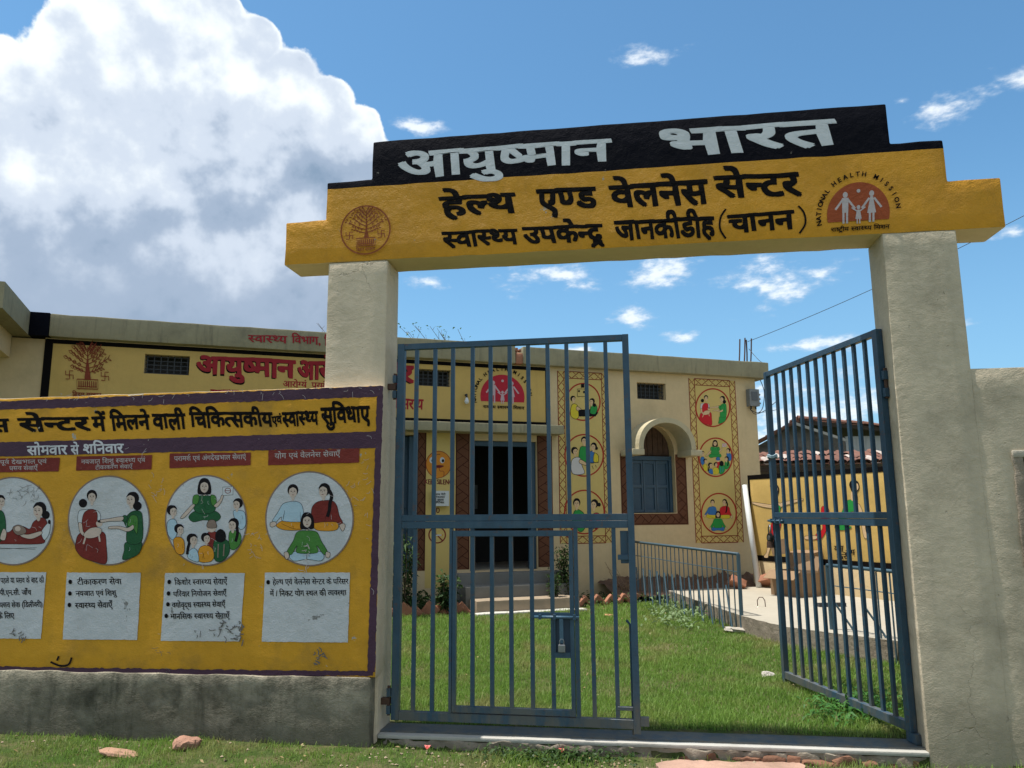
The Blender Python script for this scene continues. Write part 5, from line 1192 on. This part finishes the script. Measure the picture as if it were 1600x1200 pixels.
q = MB(); q.tube([(bx[0]+.02, bx[1]-.02, .34), (bx[0]+.03, bx[1], .52)], [.10, .07], 10); tag(q.build('black_bag', simple('black plastic', (.012, .012, .013), .35, 0, .1, 30, .6), None, smooth=True), 'crumpled black bag stuffed in the open cardboard box', 'bag')
sb = hitZ(1300, 948, .28)
q = MB(); q.box((-.18, -.03, 0), (.18, .03, .05), M=Matrix.Translation(Vector(sb)) @ Matrix.Rotation(.2, 4, 'Z')); tag(q.build('dark_offcut', grille_m, None), 'dark bar lying on the concrete apron behind the open gate', 'bar')

# ------------------------------------------------------------------ bricks
def facp(x, y, out, z):
    a = PF.at(x, y, out)[0]; return PF.w(a, z, out)
def brick(parent, loc, rot, dim=(.22, .105, .07), mat=None, label=None, nm='brick'):
    o = rough_box(nm, mat or brick_mat, (-dim[0]/2, -dim[1]/2, -dim[2]/2), (dim[0]/2, dim[1]/2, dim[2]/2), seg=.04, jit=.008, bev=.008, freq=18, parent=None)
    o.rotation_euler = rot; o.location = loc
    if parent is not None: o.parent = parent; o.matrix_parent_inverse = Matrix.Translation(-WORLD_AT[parent.name])
    return o
e1 = facp(626, 950, .8, .12); BE1 = thing('brick_edging', 'zigzag edging of bricks set on their corners, left of the clinic steps', 'edging', tuple(e1))
for k, x in enumerate([600, 612, 632, 652, 672, 690, 710, 726]):
    p_ = facp(x, 948, .80, .13); brick(BE1, (p_[0], p_[1], .17), (0, radians(45 if k % 2 else -45)+random.uniform(-.15, .15), radians(12)), (.20, .09, .20 if k % 2 == 0 else .08))
e2 = facp(900, 932, .8, .13); BE2 = thing('brick_edging', 'zigzag edging of bricks between the clinic steps and the ramp railing', 'edging', tuple(e2))
for k in range(12):
    x = 878+k*10.2; p_ = facp(x, 930, .78, .14); brick(BE2, (p_[0], p_[1], .19), (0, radians(-50 if k % 2 else 40)+random.uniform(-.12, .12), radians(24)), (.21, .09, .065))
for k, (x, y, rz, l_) in enumerate([(1128, 905, .4, 'low reddish brick lying behind the end of the ramp railing'), (1143, 902, 1.2, 'pale brick standing tilted left of the rubble heap'), (1166, 900, -.5, 'large tilted brick on top of the heap beside the white pipe'), (1182, 905, .8, 'broken brick against the foot of the white pipe'), (1152, 914, .2, 'half brick at the front of the rubble heap by the pipe'), (1196, 912, -.7, 'flat brick leaning between the white pipe and the cardboard box')]):
    p_ = hitZ(x, y+6, .28); o = brick(None, (p_[0], p_[1], .36+.02*(k % 3)), (random.uniform(-.6, .6), random.uniform(-.7, .7), rz), (.26, .16, .12)); tag(o, l_, 'brick', 'loose bricks heaped at the clinic corner')
MPs = [hitZ(x, 912-(x-1000)*.0, .30) for x in (1000, 1180)]
# heap of soil and rubble along the foot of the wall
hb = MB(); gxs = np.linspace(0, 1, 110); rows = 12
for i in range(110):
    s_ = 1.45+3.15*gxs[i]
    for j in range(rows):
        n_ = .02+j*.055; hgt_ = .17*(1-j/(rows-1))**1.0*(.6+.5*mnoise.noise(Vector((s_*3, j*.4, 0)))+.45*mnoise.noise(Vector((s_*9, j, 3)))+.5*abs(mnoise.noise(Vector((s_*22, j*2.1, 7)))))
        w_ = PF.w(s_, .26+max(.0, hgt_)+.06*(1-j/(rows-1)) - (.05 if j == rows-1 else 0), n_); hb.v.append(w_)
for i in range(109):
    for j in range(rows-1): hb.f.append((i*rows+j, (i+1)*rows+j, (i+1)*rows+j+1, i*rows+j+1)); hb.mi.append(0)
tag(hb.build('rubble_bed', paint('brown rubble', (.13, .078, .052), .95, .4, bump=1., dirt=.5, dcol=(.07, .04, .03)), None, smooth=True), 'brown brick rubble and soil along the foot of the clinic wall', kind='stuff')
# loose stones outside and inside
def stone(label, x, y, z, dim, col=(.36, .20, .13), rz=0., tilt=0., name='stone', sq=.5):
    bm = bmesh.new(); bmesh.ops.create_icosphere(bm, subdivisions=3, radius=1)
    for v in bm.verts:
        q = v.co.copy(); d = 1+.35*mnoise.noise(q*1.1+Vector((x, y, 0)))+.18*mnoise.noise(q*2.7+Vector((y, x, 0)))+.06*mnoise.noise(q*7)
        for a in range(3): q[a] = math.copysign(abs(q[a])**.7, q[a])
        v.co = Vector((q.x*dim[0], q.y*dim[1], q.z*dim[2]))*d
    me = bpy.data.meshes.new(name); bm.to_mesh(me); bm.free(); me.materials.append(paint('stone %.2f' % col[0], col, .9, .3, bump=1., dirt=.5, dcol=(.12, .07, .05), bscale=2))
    me.polygons.foreach_set('use_smooth', [True]*len(me.polygons)); me.set_sharp_from_angle(angle=radians(28))
    o = link(name, me); P = hitZ(x, y, z+.02); o.location = (P[0], P[1], gz(P[0], P[1])+dim[2]*.55); o.rotation_euler = (tilt, .12, rz); return tag(o, label, 'stone')
stone('flat long reddish stone lying in the grass below the board wall', 189, 1178, -.06, (.12, .055, .022), (.42, .25, .17), .1)
stone('chunky reddish stone in the grass, right of the flat one', 291, 1172, -.06, (.080, .060, .050), (.36, .20, .14), .5)
stone('small white stone lying on the lawn left of the open gate leaf', 1200, 1052, .06, (.055, .045, .03), (.55, .50, .45), .3)
stone('small orange brick chip on the lawn behind the closed gate leaf', 952, 961, .10, (.075, .05, .02), (.50, .26, .14), .3)
stone('pale broken concrete lump at the foot of the ramp railing', 1158, 986, .08, (.17, .09, .035), (.44, .40, .34), .2)
for k, (x, y) in enumerate([(668, 1180), (878, 1180)]):
    P = hitZ(x, y, -.06); q = MB(); c0 = Vector((P[0], P[1], gz(P[0], P[1])+.035))
    q.add([c0+Vector((.022*cos(t)*(1+.2*sin(3*t)), .018*sin(t), .010+.012*cos(2*t))) for t in np.linspace(0, 2*pi, 9)[:-1]]+[c0+Vector((0, 0, .02))], [(i, (i+1) % 8, 8) for i in range(8)])
    tag(q.build('fallen_petal', simple('red petal', (.50, .06, .045), .5), None), ['red petal on the ground below the hinge end of the closed gate', 'red petal on the ground below the middle of the closed gate'][k], 'petal')

# ------------------------------------------------------------------ village house beyond the mural wall
VH = thing('village_house', 'old stone village house with clay tile roofs beyond the mural wall', 'house', (6, 24, 0))
stone_wall = paint('dark rubble stone wall', (.16, .14, .125), .95, .5, bump=1.2, dirt=.9, dcol=(.045, .04, .035), bscale=.5)
lime = paint('grey lime plaster', (.42, .42, .42), .9, .15, bump=.3, streak=.4, dcol=(.2, .2, .2))
tile_m = paint('clay roof tile', (.18, .085, .06), .9, .5, bump=.6, dirt=.5, dcol=(.06, .04, .035)); tile_pale = paint('weathered pale tile', (.40, .34, .30), .85, .35, bump=.5)
VY = 24.; PV = Plane((0, VY, 0), 0)
P_ = lambda x, y, o=0: (PV.at(x, y, o)[0], PV.at(x, y, o)[1])
gL, gP, gR = P_(1160, 720), P_(1243, 664), P_(1345, 690)
xr_ = P_(1322, 700)[0]; zr_ = P_(1322, 690)[1]
q = MB(); q.prism([(gL[0]-1, -.2), (xr_, -.2), (xr_, P_(1322, 684)[1]), (gP[0], gP[1]), (gL[0]-1, P_(1145, 738)[1])], VY, VY+.4); q.build('gable_wall', stone_wall, VH)
q = MB(); q.box((xr_+.001, VY-.02, -.2), (xr_+4, VY+.3, P_(1322, 682)[1])); q.build('plaster_wall', lime, VH)
def tile_slope(x0, z0, x1, z1, y0, y1, nx_, ny_, mats, parent, name='roof_tile', along_x=True, r=.12):
    """half-round tiles laid course by course, running down the slope"""
    A_ = Vector((x0, 0, z0)); B_ = Vector((x1, 0, z1)); d = (B_-A_); L = d.length; d.normalize()
    meshes = []
    for mm in mats:
        q = MB(); vs_ = []; k_ = 6; ln = L/ny_*1.18
        for e_ in (0, 1):
            for j in range(k_+1):
                t = pi*j/k_; rr = r*(1-.12*e_); vs_.append((ln*e_, rr*cos(t), rr*sin(t)*.75+.02*(1-e_)))
        q.add(vs_, [(j, j+1, k_+2+j, k_+1+j) for j in range(k_)]); q.add([(v[0], v[1]*.8, v[2]*.7-.01) for v in vs_], [(j, k_+1+j, k_+2+j, j+1) for j in range(k_)])
        meshes.append(q.build(name, mm, None)); 
    src = [o.data for o in meshes]
    for o in meshes: bpy.data.objects.remove(o)
    ax = atan2(-d.z, d.x)
    for i in range(nx_):
        yy = y0+(y1-y0)*(i+.5)/nx_
        for j in range(ny_):
            p_ = A_+d*(L*(j)/ny_); me = random.choice(src); o = bpy.data.objects.new(name, me); COL.objects.link(o); o.parent = parent; o.matrix_parent_inverse = Matrix.Translation(-WORLD_AT[parent.name])
            o.location = (p_.x, yy, p_.z+random.uniform(-.01, .02)); o.rotation_euler = (random.uniform(-.08, .08), ax+random.uniform(-.03, .03), random.uniform(-.03, .03))
zL = P_(1150, 735)
q = MB(); q.prism([(gL[0]-1.2, P_(1140, 738)[1]-.02), (gP[0], gP[1]), (xr_+4.2, P_(1400, 686)[1]-.15), (xr_+4.2, P_(1400, 686)[1]-.05), (gP[0], gP[1]+.12), (gL[0]-1.2, P_(1140, 738)[1]+.1)], VY-.35, VY+4); q.build('roof_deck', simple('dark roof timber', (.05, .035, .025), .9), VH)
tile_slope(gP[0], gP[1]+.14, gL[0]-1.1, P_(1140, 738)[1]+.12, VY-.42, VY+.9, 5, 8, [tile_m], VH)
tile_slope(gP[0], gP[1]+.14, xr_+4.1, P_(1400, 686)[1]-.03, VY-.42, VY+.9, 5, 12, [tile_m], VH)
q = MB(); q.prism([(gP[0]-.1, gP[1]-.04), (xr_-.1, P_(1318, 690)[1]-.03), (xr_-.1, P_(1318, 690)[1]+.05), (gP[0]-.1, gP[1]+.05)], VY-.40, VY-.352); q.build('barge_board', paint('pale barge board', (.40, .37, .33), .8, .2), VH)
# lower lean-to roof whose tile ends face us
lz = P_(1190, 712, .0)
LT = thing('lean_to_roof', 'low clay tile roof edge just above the mural wall', 'roof', (5, 17, 0))
YL = 17.2; PLn = Plane((0, YL, 0), 0)
a0 = PLn.at(1150, 731); a1 = PLn.at(1400, 727)
srcs = []
for mm in (tile_m, tile_m, tile_pale):
    q = MB(); k_ = 7; vs_ = []
    for e_ in (0, 1):
        for j in range(k_+1):
            t = pi*j/k_; vs_.append((.105*cos(t)*(1-.1*e_), .55*e_, .085*sin(t)+.11*e_))
    q.add(vs_, [(j, j+1, k_+2+j, k_+1+j) for j in range(k_)]); q.add([(v[0]*.82, v[1], v[2]-.018) for v in vs_], [(j, k_+1+j, k_+2+j, j+1) for j in range(k_)])
    q.add([vs_[0], vs_[k_], (vs_[k_][0]*.82, 0, -.018), (vs_[0][0]*.82, 0, -.018)], [(0, 1, 2, 3)])
    o = q.build('roof_tile', mm, None); srcs.append(o.data); bpy.data.objects.remove(o)
xx = a0[0]-.3; nT = 26
for k in range(nT):
    x = xx+(a1[0]+.6-xx)*k/(nT-1)
    for j in range(3):
        o = bpy.data.objects.new('roof_tile', random.choice(srcs)); COL.objects.link(o); o.parent = LT; o.matrix_parent_inverse = Matrix.Translation(-WORLD_AT[LT.name]); o.location = (x+random.uniform(-.02, .02), YL+j*.46, a0[1]+.05+j*.10+random.uniform(0, .03)); o.rotation_euler = (random.uniform(-.04, .04), random.uniform(-.08, .08), random.uniform(-.06, .06))
q = MB(); q.box((xx-.2, YL+.05, a0[1]-.08), (a1[0]+.8, YL+.15, a0[1]+.0)); q.build('eaves_beam', simple('dark roof timber', (.05, .035, .025), .9), LT)
q = MB(); q.prism([(0, 0), (1, 0), (1, 1), (0, 1)], 0, 1) if False else q.box((xx-.2, YL+1.0, -.2), (a1[0]+.8, YL+1.2, a0[1]+.2)); q.build('back_wall', stone_wall, LT)

# ------------------------------------------------------------------ plants
def leaf_mat(name, c1, c2, trans=.25, nsc=7):
    mt, nt, bs = newmat(name)
    oi = nt.N('ShaderNodeAttribute', attribute_name='tone'); n_ = nt.noise(nt.pos(), nsc, 4, .6)
    f = nt.math('ADD', nt.math('MULTIPLY', oi.outputs['Fac'], .7), nt.math('MULTIPLY', n_, .5), clamp=True)
    c = nt.mix(f, c1, c2); nt.set(bs.inputs['Base Color'], c); bs.inputs['Roughness'].default_value = .55; bs.inputs['Specular IOR Level'].default_value = .3
    tr = nt.N('ShaderNodeBsdfTranslucent'); nt.l.new(c, tr.inputs[0]); mx = nt.N('ShaderNodeMixShader'); mx.inputs[0].default_value = trans
    nt.l.new(bs.outputs[0], mx.inputs[1]); nt.l.new(tr.outputs[0], mx.inputs[2]); nt.l.new(mx.outputs[0], nt.n['Material Output'].inputs[0]); return mt
def np_mesh(name, V, tri_or_quads, nside, mat, tone=None):
    me = bpy.data.meshes.new(name); nv = len(V); nf = len(tri_or_quads)
    me.vertices.add(nv); me.vertices.foreach_set('co', np.asarray(V, np.float32).ravel())
    me.loops.add(nf*nside); me.loops.foreach_set('vertex_index', np.asarray(tri_or_quads, np.int32).ravel())
    me.polygons.add(nf); me.polygons.foreach_set('loop_start', np.arange(0, nf*nside, nside, dtype=np.int32)); me.polygons.foreach_set('loop_total', np.full(nf, nside, np.int32))
    me.update(calc_edges=True); me.validate() if nv < 1000 else None
    if tone is not None:
        at = me.attributes.new('tone', 'FLOAT', 'POINT'); at.data.foreach_set('value', np.asarray(tone, np.float32))
    me.materials.append(mat); return me
def leaves(name, centers, L, Wd, mat, parent=None, droop=.3, seed=1, up=.3):
    """one small folded leaf at each centre"""
    rs = np.random.RandomState(seed); n_ = len(centers); C_ = np.array(centers)
    az = rs.uniform(0, 2*pi, n_); elv = rs.normal(up, .5, n_); L_ = L*rs.uniform(.6, 1.25, n_); W_2 = Wd*rs.uniform(.7, 1.2, n_)
    d = np.stack([np.cos(az)*np.cos(elv), np.sin(az)*np.cos(elv), np.sin(elv)], 1); s_ = np.stack([-np.sin(az), np.cos(az), rs.normal(0, .35, n_)], 1)
    s_ /= np.linalg.norm(s_, axis=1)[:, None]
    mid = C_+d*L_[:, None]*.5+np.array([0, 0, .06])*L_[:, None]; tip = C_+d*L_[:, None]-np.array([0, 0, droop])*L_[:, None]
    V_ = np.stack([C_, mid-s_*W_2[:, None]*.5, tip, mid+s_*W_2[:, None]*.5], 1).reshape(-1, 3); base = np.arange(n_)*4
    Q = np.stack([base, base+1, base+2, base+3], 1)
    tone = np.repeat(rs.uniform(0, 1, n_), 4)
    me = np_mesh(name, V_, Q, 4, mat, tone); return link(name, me, parent)
leaf_dark = leaf_mat('dark leaf', (.018, .045, .014), (.05, .10, .022)); leaf_mid = leaf_mat('mid leaf', (.03, .085, .015), (.09, .17, .03)); leaf_lush = leaf_mat('lush leaf', (.022, .085, .02), (.07, .20, .03))
def bush(label, base, r, h, n_, mat, L=.06, Wd=.035, seed=3, cat='bush', name='bush', stems=9):
    T = thing(name, label, cat, tuple(base)); rs = random.Random(seed); q = MB(); cs_ = []
    for k in range(stems):
        a = rs.uniform(0, 2*pi); rr = r*rs.uniform(.2, .95); top = Vector((base[0]+rr*cos(a), base[1]+rr*sin(a)*.7, base[2]+h*rs.uniform(.55, 1)))
        b_ = Vector(base)+Vector((rr*.2*cos(a), rr*.2*sin(a), 0)); midp = b_.lerp(top, .5)+Vector((rs.uniform(-.04, .04), rs.uniform(-.04, .04), .03)); q.tube([b_, midp, top], [.009, .006, .003], 5)
        for j in range(n_//stems):
            t = rs.uniform(.12, 1.05); p_ = b_.lerp(midp, t*2) if t < .5 else midp.lerp(top, t*2-1); sp = r*.28
            cs_.append((p_.x+rs.gauss(0, sp*.5), p_.y+rs.gauss(0, sp*.5), max(base[2]+.01, p_.z+rs.gauss(0, sp*.4))))
    q.build('stem', bark, T); leaves('foliage', cs_, L, Wd, mat, T, seed=seed); return T
bush('dark leafy bush with small pale flowers right of the clinic steps', facp(884, 900, .55, .13), .26, .88, 1100, leaf_dark, .055, .03, 5)
bush('low dark bush at the corner of the steps, left of the taller one', facp(864, 900, .75, .13), .16, .55, 420, leaf_dark, .05, .03, 6)
bush('spreading dark-leaved plant left of the steps below the yellow strip', facp(694, 900, .8, .13), .22, .55, 260, leaf_dark, .11, .05, 7)
bush('tall dark plant by the left door behind the gate hinge', facp(632, 880, .7, .13), .25, 1.15, 420, leaf_dark, .16, .035, 8)
# dark soil bed with low growth under the door wall
bc = [PF.w(s_, .14+abs(random.gauss(0, .09)), random.uniform(.12, .75)) for s_ in [random.uniform(-3.2, -1.02) for _ in range(1500)]]
tag(leaves('planting_bed', bc, .09, .05, leaf_dark, None, seed=12), 'low dark planting along the clinic wall left of the steps', kind='stuff')
bc = [PF.w(s_, .15+abs(random.gauss(0, .05)), random.uniform(.08, .9)) for s_ in [random.uniform(.85, 1.9) for _ in range(420)]]
tag(leaves('planting_bed', bc, .07, .035, leaf_dark, None, seed=13), 'sparse dark planting right of the steps behind the brick edging', kind='stuff')
# dry twiggy plant
DT = thing('dry_plant', 'dried brown twiggy plant against the wall behind the ramp railing', 'plant', facp(975, 925, .45, .14)); q = MB(); b_ = Vector(facp(975, 925, .45, .14)); rs = random.Random(4)
for k in range(16): q.tube([b_+Vector((rs.uniform(-.05, .05), 0, 0)), b_+Vector((rs.uniform(-.12, .12), rs.uniform(-.1, .1), rs.uniform(.15, .3))), b_+Vector((rs.uniform(-.32, .3), rs.uniform(-.15, .15), rs.uniform(.3, .62)))], [.007, .005, .002], 5)
q.build('stem', simple('dry straw', (.22, .14, .08), .9, 0, .3, 30), DT)
# pale creeping weeds by the railing foot, broad leaves by the open gate, weeds at the sill
def weed_patch(label, x0, x1, y0, y1, z, n_, L, Wd, mat, hgt_=.06, seed=2, name='weeds'):
    rs = random.Random(seed); cs_ = []
    for _ in range(n_):
        x = rs.triangular(x0, x1); y = rs.triangular(y0, y1); P = hitZ(x, y, z)
        if 5.36 < P[1] < 5.68: continue
        cs_.append((P[0], P[1], gz(P[0], P[1])+abs(rs.gauss(.5, .45))*hgt_))
    o = leaves(name, cs_, L, Wd, mat, None, seed=seed); return tag(o, label, kind='stuff')
weed_patch('pale creeping weeds at the foot of the ramp railing', 1000, 1110, 935, 985, .12, 420, .09, .04, leaf_mat('pale leaf', (.08, .14, .05), (.22, .30, .14)), .09, 3)
weed_patch('broad-leaved weeds inside the gate near the right pillar', 1250, 1425, 1085, 1140, .03, 700, .085, .020, leaf_lush, .055, 4)
weed_patch('dark creeping weeds below the gate sill', 720, 1020, 1170, 1200, -.07, 1000, .032, .022, leaf_dark, .05, 5)
weed_patch('low weeds along the foot of the board wall', 60, 590, 1126, 1152, -.08, 500, .06, .014, leaf_lush, .06, 6)
weed_patch('tufts of weeds at the foot of the right pillar', 1462, 1600, 1180, 1215, -.1, 260, .07, .014, leaf_lush, .08, 8)
for lb, x, y, n_, hh in (('bright green seedling at the foot of the board wall', 392, 1150, 14, .11), ('arching grass plant growing left of the seedling by the board wall', 333, 1143, 9, .15)):
    P = hitZ(x, y, -.07); T = thing('seedling', lb, 'plant', (P[0], P[1]-.03, -.07)); q = MB(); rs = random.Random(x)
    for k in range(n_):
        a = rs.uniform(0, 2*pi); b_ = Vector((P[0], P[1]-.04, -.075)); r_ = hh*rs.uniform(.4, .9); d = Vector((cos(a), sin(a)*.6, 0)); s_ = Vector((-sin(a), cos(a), 0))*.006
        p1 = b_+d*r_*.4+Vector((0, 0, hh*.8)); p2 = b_+d*r_+Vector((0, 0, hh*rs.uniform(.5, 1)))
        q.add([b_-s_*.4, b_+s_*.4, p1+s_, p1-s_, p2], [(0, 1, 2, 3), (3, 2, 4)])
    q.build('leaf_tuft', leaf_lush, T, fix=False)

# twiggy tree behind the clinic roof
def twig_tree(label, anchors, basexy, seed, nleaf):
    rs = random.Random(seed); base = Vector((basexy[0], basexy[1], 0)); T = thing('tree', label, 'tree', tuple(base)); q = MB(); fork = base+Vector((0, 0, 2.9)); q.tube([base, base.lerp(fork, .5)+Vector((.06, 0, 0)), fork], [.07, .055, .04], 8); q.build('trunk', bark, T)
    q = MB(); cs_ = []
    for (x, y) in anchors:
        d = ray(x, y); k = basexy[1]/d[1]; tip = Vector(CAM+d*k)+Vector((0, rs.uniform(-.3, .3), 0)); mid = fork.lerp(tip, .55)+Vector((rs.uniform(-.15, .15), 0, rs.uniform(-.1, .1)))
        q.tube([fork, mid, tip], [.022, .014, .005], 5)
        for j in range(5):
            t = rs.uniform(.45, .95); p_ = mid.lerp(tip, t); e_ = p_+Vector((rs.uniform(-.22, .22), rs.uniform(-.2, .2), rs.uniform(.02, .25))); q.tube([p_, e_], [.007, .003], 4)
            for _ in range(nleaf): cs_.append((e_.x+rs.gauss(0, .05), e_.y+rs.gauss(0, .05), e_.z+rs.gauss(0, .04)))
        for _ in range(nleaf*2): cs_.append((tip.x+rs.gauss(0, .07), tip.y, tip.z+rs.gauss(0, .05)))
    q.build('branch', bark, T)
    if cs_: leaves('foliage', cs_, .10, .06, leaf_mid, T, seed=seed)
twig_tree('nearly bare young tree showing its twigs above the clinic roof beside the left pillar', [(626, 512), (640, 520), (652, 512), (672, 510), (684, 514), (690, 522), (716, 515)], (-2.6, 21.), 5, 1)
twig_tree('bare twig tips left of the left pillar above the clinic roof', [(497, 505), (500, 515)], (-5.2, 21.), 9, 0)

# ------------------------------------------------------------------ grass
def vnoise(x, y, s, o=0):
    # smooth value noise, vectorised
    rs = np.random.RandomState(100+o); G = rs.rand(64, 64); X = x*s+13.7; Y_ = y*s+7.3; xi = np.floor(X).astype(int); yi = np.floor(Y_).astype(int); fx = X-xi; fy = Y_-yi; fx = fx*fx*(3-2*fx); fy = fy*fy*(3-2*fy)
    g = lambda a, b: G[a % 64, b % 64]
    return (g(xi, yi)*(1-fx)+g(xi+1, yi)*fx)*(1-fy)+(g(xi, yi+1)*(1-fx)+g(xi+1, yi+1)*fx)*fy
_gzc = {}
def gz_np(X, Y_):
    # sampled through the same ground mesh so blades stand on it
    gxa = np.array(gx); gya = np.array(gy); Zg = np.array([v[2] for v in vs_ground]).reshape(len(gy), len(gx))
    i = np.clip(np.searchsorted(gxa, X)-1, 0, len(gx)-2); j = np.clip(np.searchsorted(gya, Y_)-1, 0, len(gy)-2)
    fx = (X-gxa[i])/(gxa[i+1]-gxa[i]); fy = (Y_-gya[j])/(gya[j+1]-gya[j])
    return (Zg[j, i]*(1-fx)+Zg[j, i+1]*fx)*(1-fy)+(Zg[j+1, i]*(1-fx)+Zg[j+1, i+1]*fx)*fy
vs_ground = [(x, y, gz(x, y)) for y in gy for x in gx]
grass_m = leaf_mat('lawn grass', (.075, .180, .020), (.220, .345, .062), .42, 2.5)
# dry yellowish tone in patches
nt = NT(grass_m.node_tree); bsn = nt.n['Principled BSDF']
old = bsn.inputs['Base Color'].links[0].from_socket; dryf = nt.ramp(nt.noise(nt.pos(), 1.6, 5, .65), .47, .70, 0, .8)
newc = nt.mix(dryf, old, (.30, .27, .11)); nt.l.new(newc, bsn.inputs['Base Color']); nt.l.new(newc, [n_ for n_ in nt.n if n_.type == 'BSDF_TRANSLUCENT'][0].inputs[0])
def inside(X, Y_, poly):
    r = np.zeros(len(X), bool); n_ = len(poly); j = n_-1
    for i in range(n_):
        xi, yi = poly[i]; xj, yj = poly[j]
        c = ((yi > Y_) != (yj > Y_)) & (X < (xj-xi)*(Y_-yi)/(yj-yi+1e-12)+xi); r ^= c; j = i
    return r
def grass(name, label, X, Y_, hb, wb, seed, thin=.0):
    rs = np.random.RandomState(seed); n_ = len(X)
    patch = vnoise(X, Y_, 1.1, 1)*.6+vnoise(X, Y_, 3.7, 2)*.4
    keep = rs.rand(n_) < np.clip(1.0-thin*(1-patch)*1.6, .05, 1); X, Y_, patch = X[keep], Y_[keep], patch[keep]; n_ = len(X)
    Z = gz_np(X, Y_)
    dist = np.sqrt(X**2+Y_**2); h = hb*rs.gamma(6, 1/6., n_)*(.55+.9*patch); w = wb*rs.uniform(.7, 1.3, n_)*np.maximum(1, dist/7)
    az = rs.uniform(0, 2*pi, n_); ln = rs.gamma(2.5, .22, n_)*h; sx_ = -np.sin(az+rs.normal(0, .6, n_)); sy_ = np.cos(az)
    B0 = np.stack([X, Y_, Z-.004], 1); S_v = np.stack([sx_*w, sy_*w, np.zeros(n_)], 1); D = np.stack([np.cos(az)*ln, np.sin(az)*ln, np.zeros(n_)], 1)
    up = np.zeros((n_, 3)); up[:, 2] = h
    V_ = np.stack([B0-S_v*.5, B0+S_v*.5, B0+D*.35+up*.6+S_v*.36, B0+D*.35+up*.6-S_v*.36, B0+D+up*.93], 1)
    base = (np.arange(n_)*5)[:, None]; T_ = np.concatenate([base+np.array([[0, 1, 2]]), base+np.array([[0, 2, 3]]), base+np.array([[3, 2, 4]])], 0)
    tone = np.repeat(np.clip(rs.uniform(0, 1, n_)*.55+patch*.6-.1, 0, 1), 5)
    me = np_mesh(name, V_.reshape(-1, 3), T_, 3, grass_m, tone); return tag(link(name, me), label, kind='stuff')
rs = np.random.RandomState(11)
# lawn: sample by picture-ish density, denser near
def lawn_pts(N):
    u = rs.rand(N); Y_ = 5.66*(15.2/5.66)**(u**.92); X = rs.uniform(-.36, .36, N)*Y_*1.0-.02*Y_; X = X+rs.normal(0, .05, N)
    return X, Y_
X, Y_ = lawn_pts(330000)
fs_ = (X-PF.p0[0])*PF.n[0]+(Y_-PF.p0[1])*PF.n[1]; ft = (X-PF.p0[0])*PF.t[0]+(Y_-PF.p0[1])*PF.t[1]
ok = (fs_ > .85) & ~inside(X, Y_, pts) & ~((ft > -.98) & (ft < .85) & (fs_ < 1.17)) & (X < 3.4) & (X > -4.2) & ~((Y_ < 5.665) & (X > -1.75) & (X < 1.93)) & (X > -1.66-(Y_-5.7)*.45)
grass('lawn_grass', 'short sunlit lawn grass inside the gate', X[ok], Y_[ok], .036, .0045, 5, .2)
N = 190000; Y_ = rs.uniform(4.1, 5.37, N)**1; X = rs.uniform(-5.2, 2.6, N); ok = ~inside(X, Y_, pp) & (X < 3)
dryz = (X > -1.75) & (rs.rand(N) < .55); ok &= ~dryz
grass('verge_grass', 'rough grass verge below the board wall outside the gate', X[ok], Y_[ok], .030, .0038, 6, .8)

# fallen dry leaves, straw and grit lying about
dryleaf = leaf_mat('dry leaf', (.16, .10, .05), (.38, .29, .14), .1)
rl = random.Random(21); cs_ = []
for _ in range(260):
    x, y = (rl.uniform(-5, 2), rl.uniform(4.4, 5.30)) if rl.random() < .55 else (rl.uniform(-1.5, 1.6), rl.uniform(5.8, 12))
    if y > 5.6 and (rl.random() < .5 or inside(np.array([x]), np.array([y]), pts)[0] or x < -1.66-(y-5.7)*.45): continue
    cs_.append((x, y, gz(x, y)+.022))
tag(leaves('dry_leaves', cs_, .035, .018, dryleaf, None, droop=.05, seed=31, up=.05), 'dry fallen leaves and straw scattered over the grass', kind='stuff')
q = MB()
for _ in range(420):
    x = rl.uniform(-1.7, 1.9) if rl.random() < .7 else rl.uniform(-5, 1.9); y = rl.triangular(4.6, 5.38, 5.3); r_ = rl.uniform(.004, .013); z = gz(x, y)+r_*.5
    o_ = [Vector((x+r_*a*rl.uniform(.7, 1.3), y+r_*b*rl.uniform(.7, 1.3), z+r_*c_*rl.uniform(.5, 1))) for a, b, c_ in ((1, 0, 0), (0, 1, 0), (-1, 0, 0), (0, -1, 0), (0, 0, 1), (0, 0, -1))]
    q.add(o_, [(0, 1, 4), (1, 2, 4), (2, 3, 4), (3, 0, 4), (1, 0, 5), (2, 1, 5), (3, 2, 5), (0, 3, 5)])
tag(q.build('grit', paint('pale grit', (.36, .28, .20), .95, .4, bump=.5), None), 'small stones and grit along the gate sill', kind='stuff')
